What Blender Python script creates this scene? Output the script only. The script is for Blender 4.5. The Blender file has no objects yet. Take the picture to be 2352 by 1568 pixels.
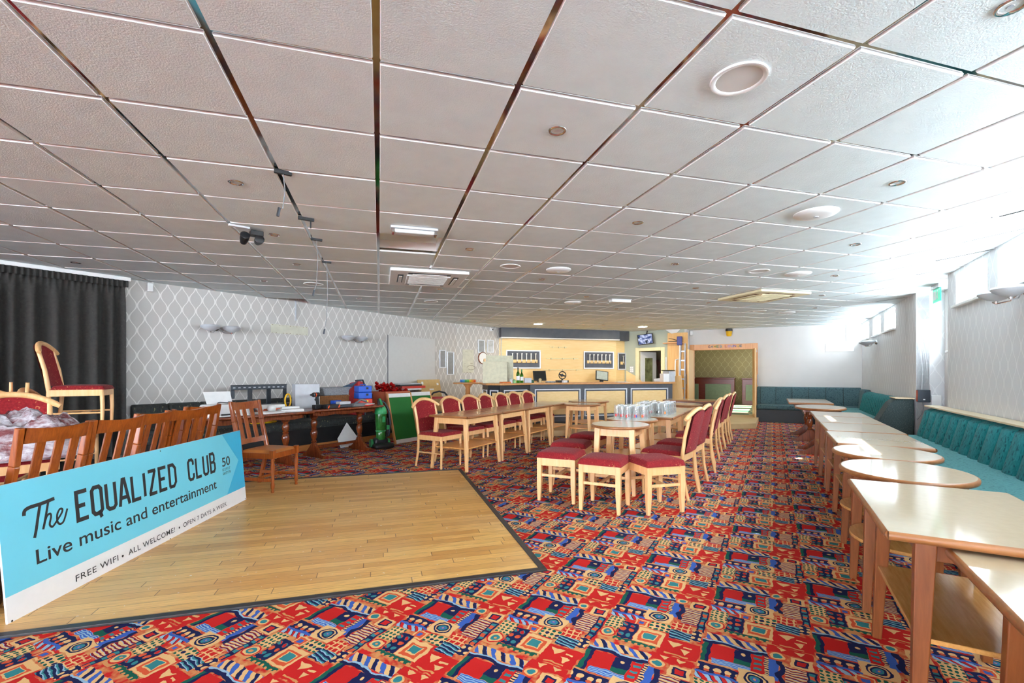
import bpy, math, random
from mathutils import Vector, Matrix
random.seed(7)
sc = bpy.context.scene
PI = math.pi
# ------------------------------------------------------------------ camera
IMG_W, IMG_H = 2352.0, 1568.0
F, CX, HY, H = 1069.0, 1176.0, 857.0, 1.28          # focal length (px), principal column, horizon row, eye height (m)
cam_d = bpy.data.cameras.new('camera'); cam = bpy.data.objects.new('camera', cam_d)
sc.collection.objects.link(cam)
cam.location = (0, 0, H); cam.rotation_euler = (PI/2, 0, 0)
cam_d.sensor_width = 36.0; cam_d.lens = 36.0*F/IMG_W
cam_d.shift_y = (HY-IMG_H/2)/IMG_W; cam_d.clip_start = 0.02; cam_d.clip_end = 200
sc.camera = cam
# ------------------------------------------------------------------ world, sun, exposure
sc.view_settings.view_transform = 'Standard'; sc.view_settings.look = 'None'
sc.view_settings.gamma = 1.0; sc.view_settings.use_curve_mapping = False
sc.view_settings.exposure = 1.58
sc.cycles.max_bounces = 12; sc.cycles.diffuse_bounces = 6; sc.cycles.glossy_bounces = 4
sc.cycles.transmission_bounces = 8; sc.cycles.transparent_max_bounces = 28
sc.cycles.caustics_reflective = False; sc.cycles.caustics_refractive = False
sc.cycles.sample_clamp_indirect = 6.0; sc.cycles.use_denoising = True
W_ = bpy.data.worlds.new('sky_world'); sc.world = W_; W_.use_nodes = True
bg = W_.node_tree.nodes['Background']; bg.inputs[0].default_value = (0.80, 0.90, 1.0, 1); bg.inputs[1].default_value = 1.5
SUN_TAN, SUN_DU = 1.09, -0.34/1.3
TH = math.radians(29.3); U = Vector((math.sin(TH), math.cos(TH), 0)); V = Vector((math.cos(TH), -math.sin(TH), 0))
GA = math.radians(15.9); A = Vector((-math.sin(GA), math.cos(GA), 0)); B = Vector((math.cos(GA), math.sin(GA), 0))
sun_d = bpy.data.lights.new('sun', 'SUN'); sun = bpy.data.objects.new('sun', sun_d); sc.collection.objects.link(sun)
sun_d.energy = 14.0; sun_d.angle = math.radians(0.5); sun_d.color = (1.0, 0.97, 0.92)
sun_dir = (-V + U*SUN_DU - Vector((0, 0, SUN_TAN))).normalized()
sun.rotation_euler = sun_dir.to_track_quat('-Z', 'Y').to_euler(); sun.location = (12, 4, 12)
PANE_E, FILL_E, LED_E = 20.0, 20.0, 80.0              # daylight on the clerestory panes, on the added windows behind, LED discs

CEIL = 2.536
RV, FU, BU = 1.945, 14.5, -12.0                       # right wall (v), far wall (u), wall behind the camera (u), far back to even the light
L0 = Vector((-5.175, 6.14, 0)); LD = Vector((0.55419, 0.83239, 0)); LN = Vector((0.83239, -0.55419, 0))
def uv(u, v, z=0.0): return U*u + V*v + Vector((0, 0, z))
def ab(a, b, z=0.0): return A*a + B*b + Vector((0, 0, z))
def lw(s, d, z=0.0): return L0 + LD*s + LN*d + Vector((0, 0, z))
def at(px, py, z=0.0):                               # the point at height z seen in that direction
    y = F*(H-z)/(py-HY); return Vector(((px-CX)/F*y, y, z))
def on(px, py, p0, d):                               # the point of an upright plane (through p0 along d) seen in that direction
    n = Vector((-d.y, d.x, 0)); r = Vector(((px-CX)/F, 1, 0)); t = n.dot(Vector((p0.x, p0.y, 0)))/n.dot(r)
    return Vector((r.x*t, t, H-(py-HY)/F*t))
ROT_UV, ROT_AB, ROT_L = -TH, GA, math.atan2(LD.y, LD.x)
def face(d): return math.atan2(-d.x, d.y)            # turn that points a thing's +y along d

# ------------------------------------------------------------------ colour and node helpers
def lin(c):
    c /= 255.0
    return c/12.92 if c <= 0.04045 else ((c+0.055)/1.055)**2.4
def col(r, g, b): return (lin(r), lin(g), lin(b), 1.0)
class X:
    def __init__(s, nt, k): s.nt = nt; s.k = k
    def __add__(s, o): return mn(s.nt, 'ADD', s, o)
    def __radd__(s, o): return mn(s.nt, 'ADD', o, s)
    def __sub__(s, o): return mn(s.nt, 'SUBTRACT', s, o)
    def __rsub__(s, o): return mn(s.nt, 'SUBTRACT', o, s)
    def __mul__(s, o): return mn(s.nt, 'MULTIPLY', s, o)
    def __rmul__(s, o): return mn(s.nt, 'MULTIPLY', o, s)
    def __truediv__(s, o): return mn(s.nt, 'DIVIDE', s, o)
    def __lt__(s, o): return mn(s.nt, 'LESS_THAN', s, o)
    def __gt__(s, o): return mn(s.nt, 'GREATER_THAN', s, o)
    def floor(s): return mn(s.nt, 'FLOOR', s)
    def frac(s): return mn(s.nt, 'FRACT', s)
    def abs(s): return mn(s.nt, 'ABSOLUTE', s)
    def sin(s): return mn(s.nt, 'SINE', s)
    def cos(s): return mn(s.nt, 'COSINE', s)
    def max(s, o): return mn(s.nt, 'MAXIMUM', s, o)
    def min(s, o): return mn(s.nt, 'MINIMUM', s, o)
    def sqrt(s): return mn(s.nt, 'SQRT', s)
    def wrap(s, lo, hi): return mn(s.nt, 'WRAP', s, hi, lo)
def mn(nt, op, *args):
    n = nt.nodes.new('ShaderNodeMath'); n.operation = op
    for i, a in enumerate(args):
        if isinstance(a, X): nt.links.new(a.k, n.inputs[i])
        else: n.inputs[i].default_value = a
    return X(nt, n.outputs[0])
def mixc(nt, fac, c1, c2):
    n = nt.nodes.new('ShaderNodeMix'); n.data_type = 'RGBA'
    for i, a in ((0, fac), (6, c1), (7, c2)):
        if isinstance(a, X): nt.links.new(a.k, n.inputs[i])
        else: n.inputs[i].default_value = a
    return X(nt, n.outputs[2])
def new_mat(name):
    m = bpy.data.materials.new(name); m.use_nodes = True
    nt = m.node_tree; return m, nt, nt.nodes['Principled BSDF']
def objc(nt, kind='Object'):
    n = nt.nodes.new('ShaderNodeTexCoord'); return X(nt, n.outputs[kind])
def mapped(nt, vec, scale, rot=(0, 0, 0)):
    n = nt.nodes.new('ShaderNodeMapping'); nt.links.new(vec.k, n.inputs[0])
    n.inputs['Scale'].default_value = scale; n.inputs['Rotation'].default_value = rot; return X(nt, n.outputs[0])
def noise(nt, vec, scale, detail=3.0, rough=0.5):
    n = nt.nodes.new('ShaderNodeTexNoise'); nt.links.new(vec.k, n.inputs['Vector'])
    n.inputs['Scale'].default_value = scale; n.inputs['Detail'].default_value = detail; n.inputs['Roughness'].default_value = rough
    return X(nt, n.outputs[0])
def bump(nt, bs, h, strength=0.2, dist=0.01):
    n = nt.nodes.new('ShaderNodeBump'); n.inputs['Strength'].default_value = strength; n.inputs['Distance'].default_value = dist
    nt.links.new(h.k, n.inputs['Height']); nt.links.new(n.outputs[0], bs.inputs['Normal'])
def stretch(x, lo, hi): return ((x-lo)/(hi-lo)).max(0.0).min(1.0)
def xyz(nt, vec):
    n = nt.nodes.new('ShaderNodeSeparateXYZ'); nt.links.new(vec.k, n.inputs[0]); return [X(nt, o) for o in n.outputs]
MATS = {}
def pm(name, c, rough=0.5, metal=0.0, var=0.10, scale=14.0, bmp=0.0, spec=0.5, bscale=None):
    """plain painted / plastic / metal surface with a little mottling"""
    if name in MATS: return MATS[name]
    m, nt, bs = new_mat(name); o = objc(nt); n = noise(nt, o, scale)
    c = col(*c); d = tuple(x*(1-var) for x in c[:3])+(1,); l = tuple(min(1, x*(1+var)) for x in c[:3])+(1,)
    cc = mixc(nt, stretch(n, 0.3, 0.7), d, l); nt.links.new(cc.k, bs.inputs['Base Color'])
    bs.inputs['Roughness'].default_value = rough; bs.inputs['Metallic'].default_value = metal
    bs.inputs['Specular IOR Level'].default_value = spec
    if bmp: bump(nt, bs, noise(nt, o, bscale or scale*8, 2.0), bmp, 0.01)
    MATS[name] = m; return m
def wood(name, c1, c2, rough=0.35, grain=(3, 3, 40), scale=3.0, coat=0.0):
    if name in MATS: return MATS[name]
    m, nt, bs = new_mat(name); o = objc(nt)
    g = tuple(40.0/max(1.0, x) if x > 5 else 12.0 for x in grain)
    g = tuple(1.6 if x > 5 else 16.0 for x in grain)
    n = noise(nt, mapped(nt, o, g), scale, 5.0, 0.6); k = noise(nt, mapped(nt, o, tuple(x*0.4 for x in g)), scale*0.5, 2.0)
    cc = mixc(nt, stretch(n, 0.32, 0.68), col(*c1), col(*c2)); cc = mixc(nt, stretch(k, 0.45, 0.8)*0.5, cc, col(*c1))
    nt.links.new(cc.k, bs.inputs['Base Color']); bs.inputs['Roughness'].default_value = rough
    bs.inputs['Coat Weight'].default_value = coat
    MATS[name] = m; return m
def fabric(name, c1, c2, cs, sp=0.68, scale=90.0, stretchv=(1, 1, 1), rough=0.9):
    """woven cloth: two close tones and small flecks"""
    if name in MATS: return MATS[name]
    m, nt, bs = new_mat(name); o = objc(nt); mv = mapped(nt, o, stretchv)
    n = noise(nt, mv, scale, 3.0, 0.6); k = noise(nt, mv, scale*0.7+3.1, 1.0)
    cc = mixc(nt, stretch(n, 0.3, 0.7), col(*c1), col(*c2)); cc = mixc(nt, stretch(k, sp, sp+0.05)*0.85, cc, col(*cs))
    nt.links.new(cc.k, bs.inputs['Base Color']); bs.inputs['Roughness'].default_value = rough
    bs.inputs['Sheen Weight'].default_value = 0.05; bs.inputs['Specular IOR Level'].default_value = 0.2
    bump(nt, bs, n, 0.15, 0.004); MATS[name] = m; return m
def glow(name, c, strength, base=(255, 255, 255)):
    if name in MATS: return MATS[name]
    m, nt, bs = new_mat(name); o = objc(nt); n = noise(nt, o, 2.0, 1.0)
    c = col(*c); cc = mixc(nt, n*0.12, c, tuple(x*0.8 for x in c[:3])+(1,))
    nt.links.new(cc.k, bs.inputs['Emission Color']); bs.inputs['Emission Strength'].default_value = strength
    bs.inputs['Base Color'].default_value = col(*base); bs.inputs['Roughness'].default_value = 0.3
    MATS[name] = m; return m
def thin_glass(name):
    """thin clear glass: see-through with bright skin reflections and a faint milky film"""
    m = bpy.data.materials.new(name); m.use_nodes = True; nt = m.node_tree; nt.nodes.clear()
    out = nt.nodes.new('ShaderNodeOutputMaterial'); t = nt.nodes.new('ShaderNodeBsdfTransparent'); g = nt.nodes.new('ShaderNodeBsdfGlossy'); d = nt.nodes.new('ShaderNodeBsdfDiffuse')
    t.inputs[0].default_value = (0.96, 0.97, 0.97, 1); g.inputs[0].default_value = (1, 1, 1, 1); g.inputs['Roughness'].default_value = 0.04; d.inputs[0].default_value = (0.92, 0.94, 0.95, 1)
    lw_ = nt.nodes.new('ShaderNodeLayerWeight'); lw_.inputs[0].default_value = 0.45; n = noise(nt, objc(nt), 18.0)
    f1 = X(nt, lw_.outputs['Facing']); a = nt.nodes.new('ShaderNodeMixShader'); b = nt.nodes.new('ShaderNodeMixShader')
    k1 = f1*f1*0.70+0.06; k2 = n*0.10+f1*0.16; nt.links.new(k2.k, a.inputs[0]); nt.links.new(t.outputs[0], a.inputs[1]); nt.links.new(d.outputs[0], a.inputs[2])
    nt.links.new(k1.k, b.inputs[0]); nt.links.new(a.outputs[0], b.inputs[1]); nt.links.new(g.outputs[0], b.inputs[2]); nt.links.new(b.outputs[0], out.inputs[0]); return m
def clear_glass(name, tint=(245, 250, 250), rough=0.0, ior=1.45):
    if name in MATS: return MATS[name]
    m, nt, bs = new_mat(name); o = objc(nt); n = noise(nt, o, 8.0)
    c = col(*tint); cc = mixc(nt, n, c, tuple(x*0.95 for x in c[:3])+(1,)); nt.links.new(cc.k, bs.inputs['Base Color'])
    bs.inputs['Transmission Weight'].default_value = 1.0; bs.inputs['Roughness'].default_value = rough; bs.inputs['IOR'].default_value = ior
    MATS[name] = m; return m

# ------------------------------------------------------------------ mesh helpers
COL = sc.collection
class MB:
    def __init__(s): s.v = []; s.f = []; s.m = []
    def add(s, vs, fs, m=0, M=None):
        o = len(s.v)
        s.v += [tuple(M @ Vector(p)) for p in vs] if M is not None else [tuple(p) for p in vs]
        s.f += [tuple(i+o for i in f) for f in fs]; s.m += [m]*len(fs); return s
    def box(s, x0, x1, y0, y1, z0, z1, m=0, M=None):
        vs = [(x0, y0, z0), (x1, y0, z0), (x1, y1, z0), (x0, y1, z0), (x0, y0, z1), (x1, y0, z1), (x1, y1, z1), (x0, y1, z1)]
        return s.add(vs, [(0, 3, 2, 1), (4, 5, 6, 7), (0, 1, 5, 4), (1, 2, 6, 5), (2, 3, 7, 6), (3, 0, 4, 7)], m, M)
    def bar(s, p0, p1, w, d, side=(1, 0, 0), w1=None, d1=None, m=0):
        """rectangular bar from p0 to p1; w along `side`, d across it; may taper to w1 x d1"""
        p0, p1 = Vector(p0), Vector(p1); ax = (p1-p0).normalized(); sd = Vector(side); sd = (sd-ax*sd.dot(ax)).normalized(); t = ax.cross(sd)
        w1 = w if w1 is None else w1; d1 = d if d1 is None else d1; vs = []
        for p, a, b in ((p0, w, d), (p1, w1, d1)):
            for i, j in ((-1, -1), (1, -1), (1, 1), (-1, 1)): vs.append(p+sd*(a/2*i)+t*(b/2*j))
        return s.add(vs, [(0, 3, 2, 1), (4, 5, 6, 7), (0, 1, 5, 4), (1, 2, 6, 5), (2, 3, 7, 6), (3, 0, 4, 7)], m)
    def tube(s, pts, r, n=10, m=0, flat=1.0, cap=True):
        pts = [Vector(p) for p in pts]; rs = r if isinstance(r, (list, tuple)) else [r]*len(pts); vs = []; fs = []
        ref = Vector((0, 0, 1)) if abs((pts[-1]-pts[0]).normalized().z) < 0.9 else Vector((1, 0, 0)); prev = None
        for i, p in enumerate(pts):
            t = (pts[min(i+1, len(pts)-1)]-pts[max(i-1, 0)]).normalized()
            a = (ref-t*ref.dot(t)) if prev is None else (prev-t*prev.dot(t)); a.normalize(); prev = a; b = t.cross(a)
            for k in range(n):
                q = 2*PI*k/n; vs.append(p+a*(math.cos(q)*rs[i]*flat)+b*(math.sin(q)*rs[i]))
        for i in range(len(pts)-1):
            for k in range(n): fs.append((i*n+k, i*n+(k+1) % n, (i+1)*n+(k+1) % n, (i+1)*n+k))
        if cap: fs.append(tuple(range(n))[::-1]); fs.append(tuple((len(pts)-1)*n+k for k in range(n)))
        return s.add(vs, fs, m)
    def lathe(s, prof, n=20, c=(0, 0, 0), sx=1.0, sy=1.0, m=0, M=None, cap=True):
        vs = []; fs = []
        for r, z in prof:
            for k in range(n):
                q = 2*PI*k/n; vs.append((c[0]+r*sx*math.cos(q), c[1]+r*sy*math.sin(q), c[2]+z))
        for i in range(len(prof)-1):
            for k in range(n): fs.append((i*n+k, i*n+(k+1) % n, (i+1)*n+(k+1) % n, (i+1)*n+k))
        if cap: fs.append(tuple(range(n))[::-1]); fs.append(tuple((len(prof)-1)*n+k for k in range(n)))
        return s.add(vs, fs, m, M)
    def prism(s, pts, z0, z1, m=0, M=None):
        n = len(pts); vs = [(x, y, z0) for x, y in pts]+[(x, y, z1) for x, y in pts]
        return s.add(vs, [tuple(range(n))[::-1], tuple(range(n, 2*n))]+[(i, (i+1) % n, n+(i+1) % n, n+i) for i in range(n)], m, M)
    def grid(s, fn, nu, nv, m=0, M=None):
        vs = [fn(i/nu, j/nv) for j in range(nv+1) for i in range(nu+1)]; w = nu+1
        return s.add(vs, [(j*w+i, j*w+i+1, (j+1)*w+i+1, (j+1)*w+i) for j in range(nv) for i in range(nu)], m, M)
    def rim(s, pts, zc, t, out=0.012, m=0):
        """rounded edging run round a closed outline"""
        n = len(pts); prof = [(0.0, t/2), (out*0.7, t/2*0.8), (out, t*0.15), (out, -t*0.15), (out*0.7, -t/2*0.8), (0.0, -t/2)]; vs = []; fs = []
        for i in range(n):
            p = Vector((pts[i][0], pts[i][1])); e0 = (p-Vector(pts[i-1])).normalized(); e1 = (Vector(pts[(i+1) % n])-p).normalized()
            n0 = Vector((e0.y, -e0.x)); n1 = Vector((e1.y, -e1.x)); nn = n0+n1; nn = nn/max(0.3, nn.dot(n0))
            for o, z in prof: q = p+nn*o; vs.append((q.x, q.y, zc+z))
        k = len(prof)
        for i in range(n):
            j = (i+1) % n
            for a in range(k): b = (a+1) % k; fs.append((i*k+a, i*k+b, j*k+b, j*k+a))
        return s.add(vs, fs, m)
    def build(s, name, mat, parent=None, bevel=0.0, smooth=None, seg=2, sub=0, M=None, weld=False):
        me = bpy.data.meshes.new(name)
        vs = [tuple(M @ Vector(p)) for p in s.v] if M is not None else s.v
        me.from_pydata(vs, [], s.f)
        for mm in (mat if isinstance(mat, (list, tuple)) else [mat]): me.materials.append(mm)
        for p, i in zip(me.polygons, s.m): p.material_index = i
        me.validate(); me.update()
        import bmesh
        b = bmesh.new(); b.from_mesh(me)
        if weld: bmesh.ops.remove_doubles(b, verts=b.verts, dist=1e-5); bmesh.ops.dissolve_degenerate(b, edges=b.edges, dist=1e-6)
        bmesh.ops.recalc_face_normals(b, faces=b.faces); b.to_mesh(me); b.free()
        if smooth is not None:
            for p in me.polygons: p.use_smooth = True
            me.set_sharp_from_angle(angle=math.radians(smooth))
        o = bpy.data.objects.new(name, me); COL.objects.link(o)
        if parent is not None: o.parent = parent
        if bevel:
            md = o.modifiers.new('edge', 'BEVEL'); md.width = bevel; md.segments = seg; md.limit_method = 'ANGLE'; md.angle_limit = math.radians(40)
            md.harden_normals = False
        if sub:
            md = o.modifiers.new('sub', 'SUBSURF'); md.levels = sub; md.render_levels = sub
        return o
def tag(o, label, cat, group=None, kind=None):
    o['label'] = label; o['category'] = cat
    if group: o['group'] = group
    if kind: o['kind'] = kind
    return o
def thing(name, label, cat, loc=(0, 0, 0), rz=0.0, group=None):
    o = bpy.data.objects.new(name, None); COL.objects.link(o); o.location = loc; o.rotation_euler = (0, 0, rz); o.empty_display_size = 0.1
    return tag(o, label, cat, group)
def struct(o, label, cat='wall'):
    o['label'] = label; o['category'] = cat; o['kind'] = 'structure'; return o
def dup(root, loc, rz, label, group=None, rot=None):
    r = root.copy(); COL.objects.link(r); r.location = loc; r.rotation_euler = rot if rot is not None else (0, 0, rz); r['label'] = label
    if group: r['group'] = group
    for ch in list(root.children):
        c = ch.copy(); COL.objects.link(c); c.parent = r
        for g in list(ch.children): d = g.copy(); COL.objects.link(d); d.parent = c
    return r
def arc(cx, cy, r, a0, a1, n): return [(cx+r*math.cos(a0+(a1-a0)*i/n), cy+r*math.sin(a0+(a1-a0)*i/n)) for i in range(n+1)]
def oval(w, l, n=40): return [(w/2*math.cos(2*PI*i/n), l/2*math.sin(2*PI*i/n)) for i in range(n)]
def rect(w, l, c=0.0):
    if c <= 0: return [(-w/2, -l/2), (w/2, -l/2), (w/2, l/2), (-w/2, l/2)]
    return arc(w/2-c, -l/2+c, c, -PI/2, 0, 4)+arc(w/2-c, l/2-c, c, 0, PI/2, 4)+arc(-w/2+c, l/2-c, c, PI/2, PI, 4)+arc(-w/2+c, -l/2+c, c, PI, 1.5*PI, 4)
def cbox(name, mat, w, d, h, parent=None, bevel=0.004, at_=(0, 0, 0)):
    x, y, z = at_; return MB().box(x-w/2, x+w/2, y-d/2, y+d/2, z, z+h).build(name, mat, parent, bevel)
# ------------------------------------------------------------------ materials
M_beech = wood('beech', (226, 172, 112), (236, 190, 136), 0.34, (1, 1, 40), 3.0)
M_beech2 = wood('golden_beech', (206, 138, 72), (222, 160, 92), 0.32, (1, 1, 40), 3.0)
M_beech_backlit = wood('beech_frame_backlit', (120, 64, 28), (144, 82, 40), 0.35, (1, 1, 40), 3.0)  # beech frames, darkened in colour for the backlight along the windows
M_shelf = wood('oak_shelf', (190, 134, 70), (212, 158, 92), 0.25, (1, 40, 1), 5.0)
M_dark = wood('dark_stained_wood', (92, 40, 18), (140, 68, 32), 0.22, (1, 1, 40), 4.0, 0.3)
M_slat = wood('old_chair_wood', (124, 54, 12), (166, 84, 26), 0.30, (1, 1, 40), 4.0, 0.2)
M_panelw = wood('birch_panel', (232, 196, 132), (240, 208, 150), 0.4, (40, 1, 1), 2.0)
M_maple = wood('maple_nosing', (196, 138, 82), (216, 160, 104), 0.3, (40, 1, 1), 3.0)
M_lam = pm('laminate_dimmed', (174, 154, 125), 0.10, 0, 0.03, 30, 0, 0.22)  # one laminate with the next, darkened in colour against the strong window light
M_lam2 = pm('laminate_lightened', (226, 212, 184), 0.14, 0, 0.03, 30, 0, 0.3)  # same laminate, lightened in colour where less daylight reaches
M_lamt = wood('wood_laminate', (196, 160, 112), (210, 176, 128), 0.16, (1, 40, 1), 3.0)
M_edge = wood('table_edging', (136, 86, 46), (160, 104, 60), 0.3, (20, 1, 1), 3.0)
M_red = fabric('red_weave', (120, 24, 30), (150, 36, 40), (190, 120, 80), 0.68, 70)
M_teal = fabric('teal_weave', (24, 104, 108), (44, 132, 134), (18, 72, 80), 0.60, 70, (1, 1, 0.35))
M_tealseat = fabric('teal_seat_weave', (76, 134, 136), (98, 154, 154), (56, 108, 112), 0.62, 60)
M_slate = fabric('slate_weave', (66, 92, 98), (88, 114, 118), (50, 72, 80), 0.60, 50)
M_patt = fabric('dark_fleck_weave', (44, 58, 60), (66, 78, 78), (92, 102, 96), 0.60, 150)
M_black = pm('black_paint', (30, 30, 34), 0.4, 0, 0.2)
M_blk = pm('black_plastic', (24, 24, 26), 0.45, 0, 0.2)
M_blkfab = fabric('black_bench_weave', (44, 46, 46), (62, 64, 62), (130, 126, 96), 0.67, 45, (1, 1, 0.5))
M_curt = fabric('black_curtain_cloth', (50, 48, 46), (60, 58, 55), (66, 63, 60), 0.7, 30)
M_white = pm('white_paint', (226, 226, 224), 0.5, 0, 0.03)
M_whitep = pm('white_plastic', (232, 232, 230), 0.35, 0, 0.03)
M_grey = pm('grey_plastic', (120, 122, 124), 0.45, 0, 0.1)
M_lgrey = pm('light_grey_metal', (190, 192, 196), 0.35, 0, 0.05)
M_chrome = pm('chrome', (225, 225, 228), 0.08, 1.0, 0.03)
M_bar = pm('chrome_tee_bar', (176, 174, 172), 0.07, 1.0, 0.05)
M_alu = pm('brushed_aluminium', (222, 226, 234), 0.32, 0.45, 0.04)
M_steel = pm('dark_steel', (66, 70, 76), 0.4, 0.6, 0.1)
M_anth = pm('anthracite_paint', (74, 76, 82), 0.45, 0, 0.12, 6)
M_anth2 = pm('dark_grey_panel', (78, 80, 90), 0.4, 0, 0.12, 6)
M_wallplain = pm('far_wall_paint', (206, 202, 198), 0.7, 0, 0.02, 3, 0.05)
M_sage = pm('sage_paint', (176, 182, 164), 0.7, 0, 0.03, 3)
M_creamp = pm('cream_paint', (226, 216, 170), 0.5, 0, 0.03)
M_tile = pm('ceiling_tile', (218, 228, 229), 0.85, 0, 0.03, 8, 0.22, 0.3, 150)
M_tedge = pm('tile_edge_paint', (240, 240, 238), 0.7, 0, 0.02)
M_yell = pm('yellow_plastic', (226, 176, 24), 0.4, 0, 0.1)
M_blue = pm('blue_plastic', (30, 84, 190), 0.4, 0, 0.08)
M_navy = pm('navy_plastic', (40, 38, 120), 0.4, 0, 0.1)
M_redp = pm('red_plastic', (204, 52, 36), 0.4, 0, 0.08)
M_redfoil = pm('red_foil', (190, 24, 24), 0.2, 0.6, 0.25, 30)
M_orange = pm('terracotta_plastic', (204, 104, 70), 0.5, 0, 0.06)
M_greenb = pm('green_chalk_paint', (24, 110, 38), 0.75, 0, 0.10, 2.0)
M_vacg = pm('bright_green_plastic', (52, 164, 98), 0.35, 0, 0.06)
M_vacd = pm('smoky_green_plastic', (44, 110, 44), 0.15, 0, 0.25, 20)
M_wicker = pm('wicker', (140, 88, 44), 0.7, 0, 0.45, 60, 0.6)
M_wickerg = pm('grey_wicker', (150, 152, 156), 0.7, 0, 0.3, 60, 0.6)
M_card = pm('brown_card', (204, 170, 112), 0.8, 0, 0.06)
M_bottle = clear_glass('green_bottle_glass', (60, 150, 50))
M_glass = thin_glass('pint_glass')
M_tubp = clear_glass('clear_tub_plastic', (230, 224, 228), 0.25, 1.2)
M_screen = pm('dark_screen', (38, 42, 46), 0.12, 0, 0.1)
M_paper = pm('paper', (232, 232, 230), 0.7, 0, 0.03)
M_beige = pm('bare_plaster', (206, 204, 186), 0.8, 0, 0.08, 10)
M_leather = pm('tan_leather', (176, 106, 46), 0.45, 0, 0.12, 6)
M_bone = pm('yellowed_plastic', (226, 214, 176), 0.5, 0, 0.06)
M_plat = pm('beige_step_lino', (206, 176, 128), 0.5, 0, 0.06, 6)
M_ledge = wood('pale_ledge_wood', (222, 198, 160), (234, 214, 180), 0.35, (40, 1, 1), 3.0)
M_skirt = wood('bench_skirting', (170, 104, 52), (190, 122, 66), 0.4, (40, 1, 1), 3.0)
M_mahog = wood('mahogany', (82, 26, 12), (108, 40, 20), 0.3, (40, 1, 1), 3.0)
M_doorw = wood('pale_door_wood', (222, 178, 116), (232, 192, 134), 0.4, (1, 1, 40), 3.0)
M_frame = wood('door_frame_wood', (206, 140, 82), (220, 158, 100), 0.4, (1, 1, 40), 3.0)
M_led = glow('led_disc', (255, 244, 214), LED_E)
M_pane = glow('frosted_pane_lit_by_day', (226, 240, 252), PANE_E)
M_fpane = glow('frosted_pane_far', (226, 240, 252), PANE_E*0.6)
M_lpane = glow('lounge_pane', (226, 240, 252), 4.0)
M_bpane = glow('added_fill_pane', (225, 238, 252), FILL_E)  # glow of the windows added behind the viewer

def mat_wallpaper(name, cb, cl, a_line=0.010, amp=0.46, W=0.0888, Hh=0.338, gloss=0.35, dbl=True, zoff=0.0):
    """ogee trellis: neighbouring vertical waves that swing apart and touch, each drawn with two strands"""
    if name in MATS: return MATS[name]
    m, nt, bs = new_mat(name); o = objc(nt); x, y, z = xyz(nt, o)
    nd = noise(nt, o, 1.3, 2.0)
    xx = x/W; c = ((z+zoff)*(2*PI/Hh)).cos()
    def dist(am): 
        d1 = (xx-c*am).wrap(-1.0, 1.0).abs(); d2 = (xx-1.0+c*am).wrap(-1.0, 1.0).abs(); return d1.min(d2)*W
    d = dist(amp); line = 1.0-stretch(d, a_line*0.25, a_line*0.62)
    if dbl:
        d2 = dist(amp*0.80); line = line.max((1.0-stretch(d2, a_line*0.12, a_line*0.38))*0.75)
    cc = mixc(nt, stretch(nd, 0.3, 0.7), col(*cb), tuple(t*0.95 for t in col(*cb)[:3])+(1,)); cc = mixc(nt, line, cc, col(*cl))
    nt.links.new(cc.k, bs.inputs['Base Color']); rr = 0.75-line*(0.75-gloss); nt.links.new(rr.k, bs.inputs['Roughness'])
    bs.inputs['Specular IOR Level'].default_value = 0.35
    MATS[name] = m; return m
M_wp = mat_wallpaper('ogee_wallpaper', (196, 192, 187), (234, 231, 226), 0.0125)
M_wpr = mat_wallpaper('ogee_wallpaper_pale', (212, 212, 213), (224, 224, 224), 0.012)
M_wpg = mat_wallpaper('gold_trellis_wallpaper', (150, 134, 92), (184, 170, 124), 0.014, 0.5, 0.12, 0.36, 0.5, False)

def mat_floorboards():
    m, nt, bs = new_mat('worn_strip_boards'); o = objc(nt); x, y, z = xyz(nt, o)
    wob = noise(nt, o, 3.0, 2.0); BWd = 0.076
    row = (y/BWd).floor(); fy = (y/BWd).frac()
    wn = nt.nodes.new('ShaderNodeTexWhiteNoise'); wn.noise_dimensions = '1D'; nt.links.new(row.k, wn.inputs['W']); off = X(nt, wn.outputs['Value'])
    LL = 0.86; xs = x/LL+off*7.31; idx = xs.floor(); fx = xs.frac()
    w2 = nt.nodes.new('ShaderNodeTexWhiteNoise'); w2.noise_dimensions = '1D'; key = row*13.7+idx*3.17; nt.links.new(key.k, w2.inputs['W']); tone = X(nt, w2.outputs['Value'])
    gr = noise(nt, mapped(nt, o, (1.2, 22, 1)), 5.0, 5.0, 0.65); patch = noise(nt, o, 1.1, 3.0)
    cc = mixc(nt, tone, col(208, 148, 72), col(238, 188, 108)); cc = mixc(nt, stretch(gr, 0.42, 0.72)*0.6, cc, col(150, 100, 54))
    cc = mixc(nt, stretch(patch, 0.45, 0.75)*0.45, cc, col(222, 190, 144))
    spk = noise(nt, o, 46.0, 1.0); cc = mixc(nt, (spk > 0.775)*0.85, cc, col(236, 234, 228))
    seam = ((fy < 0.035).max(fx < 0.006)).max(0.0)
    cc = mixc(nt, seam*0.75, cc, col(84, 54, 28)); nt.links.new(cc.k, bs.inputs['Base Color'])
    rr = 0.30+stretch(patch, 0.35, 0.7)*0.2; nt.links.new(rr.k, bs.inputs['Roughness'])
    bump(nt, bs, 1.0-seam, 0.25, 0.004); return m
M_boards = mat_floorboards()

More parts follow.
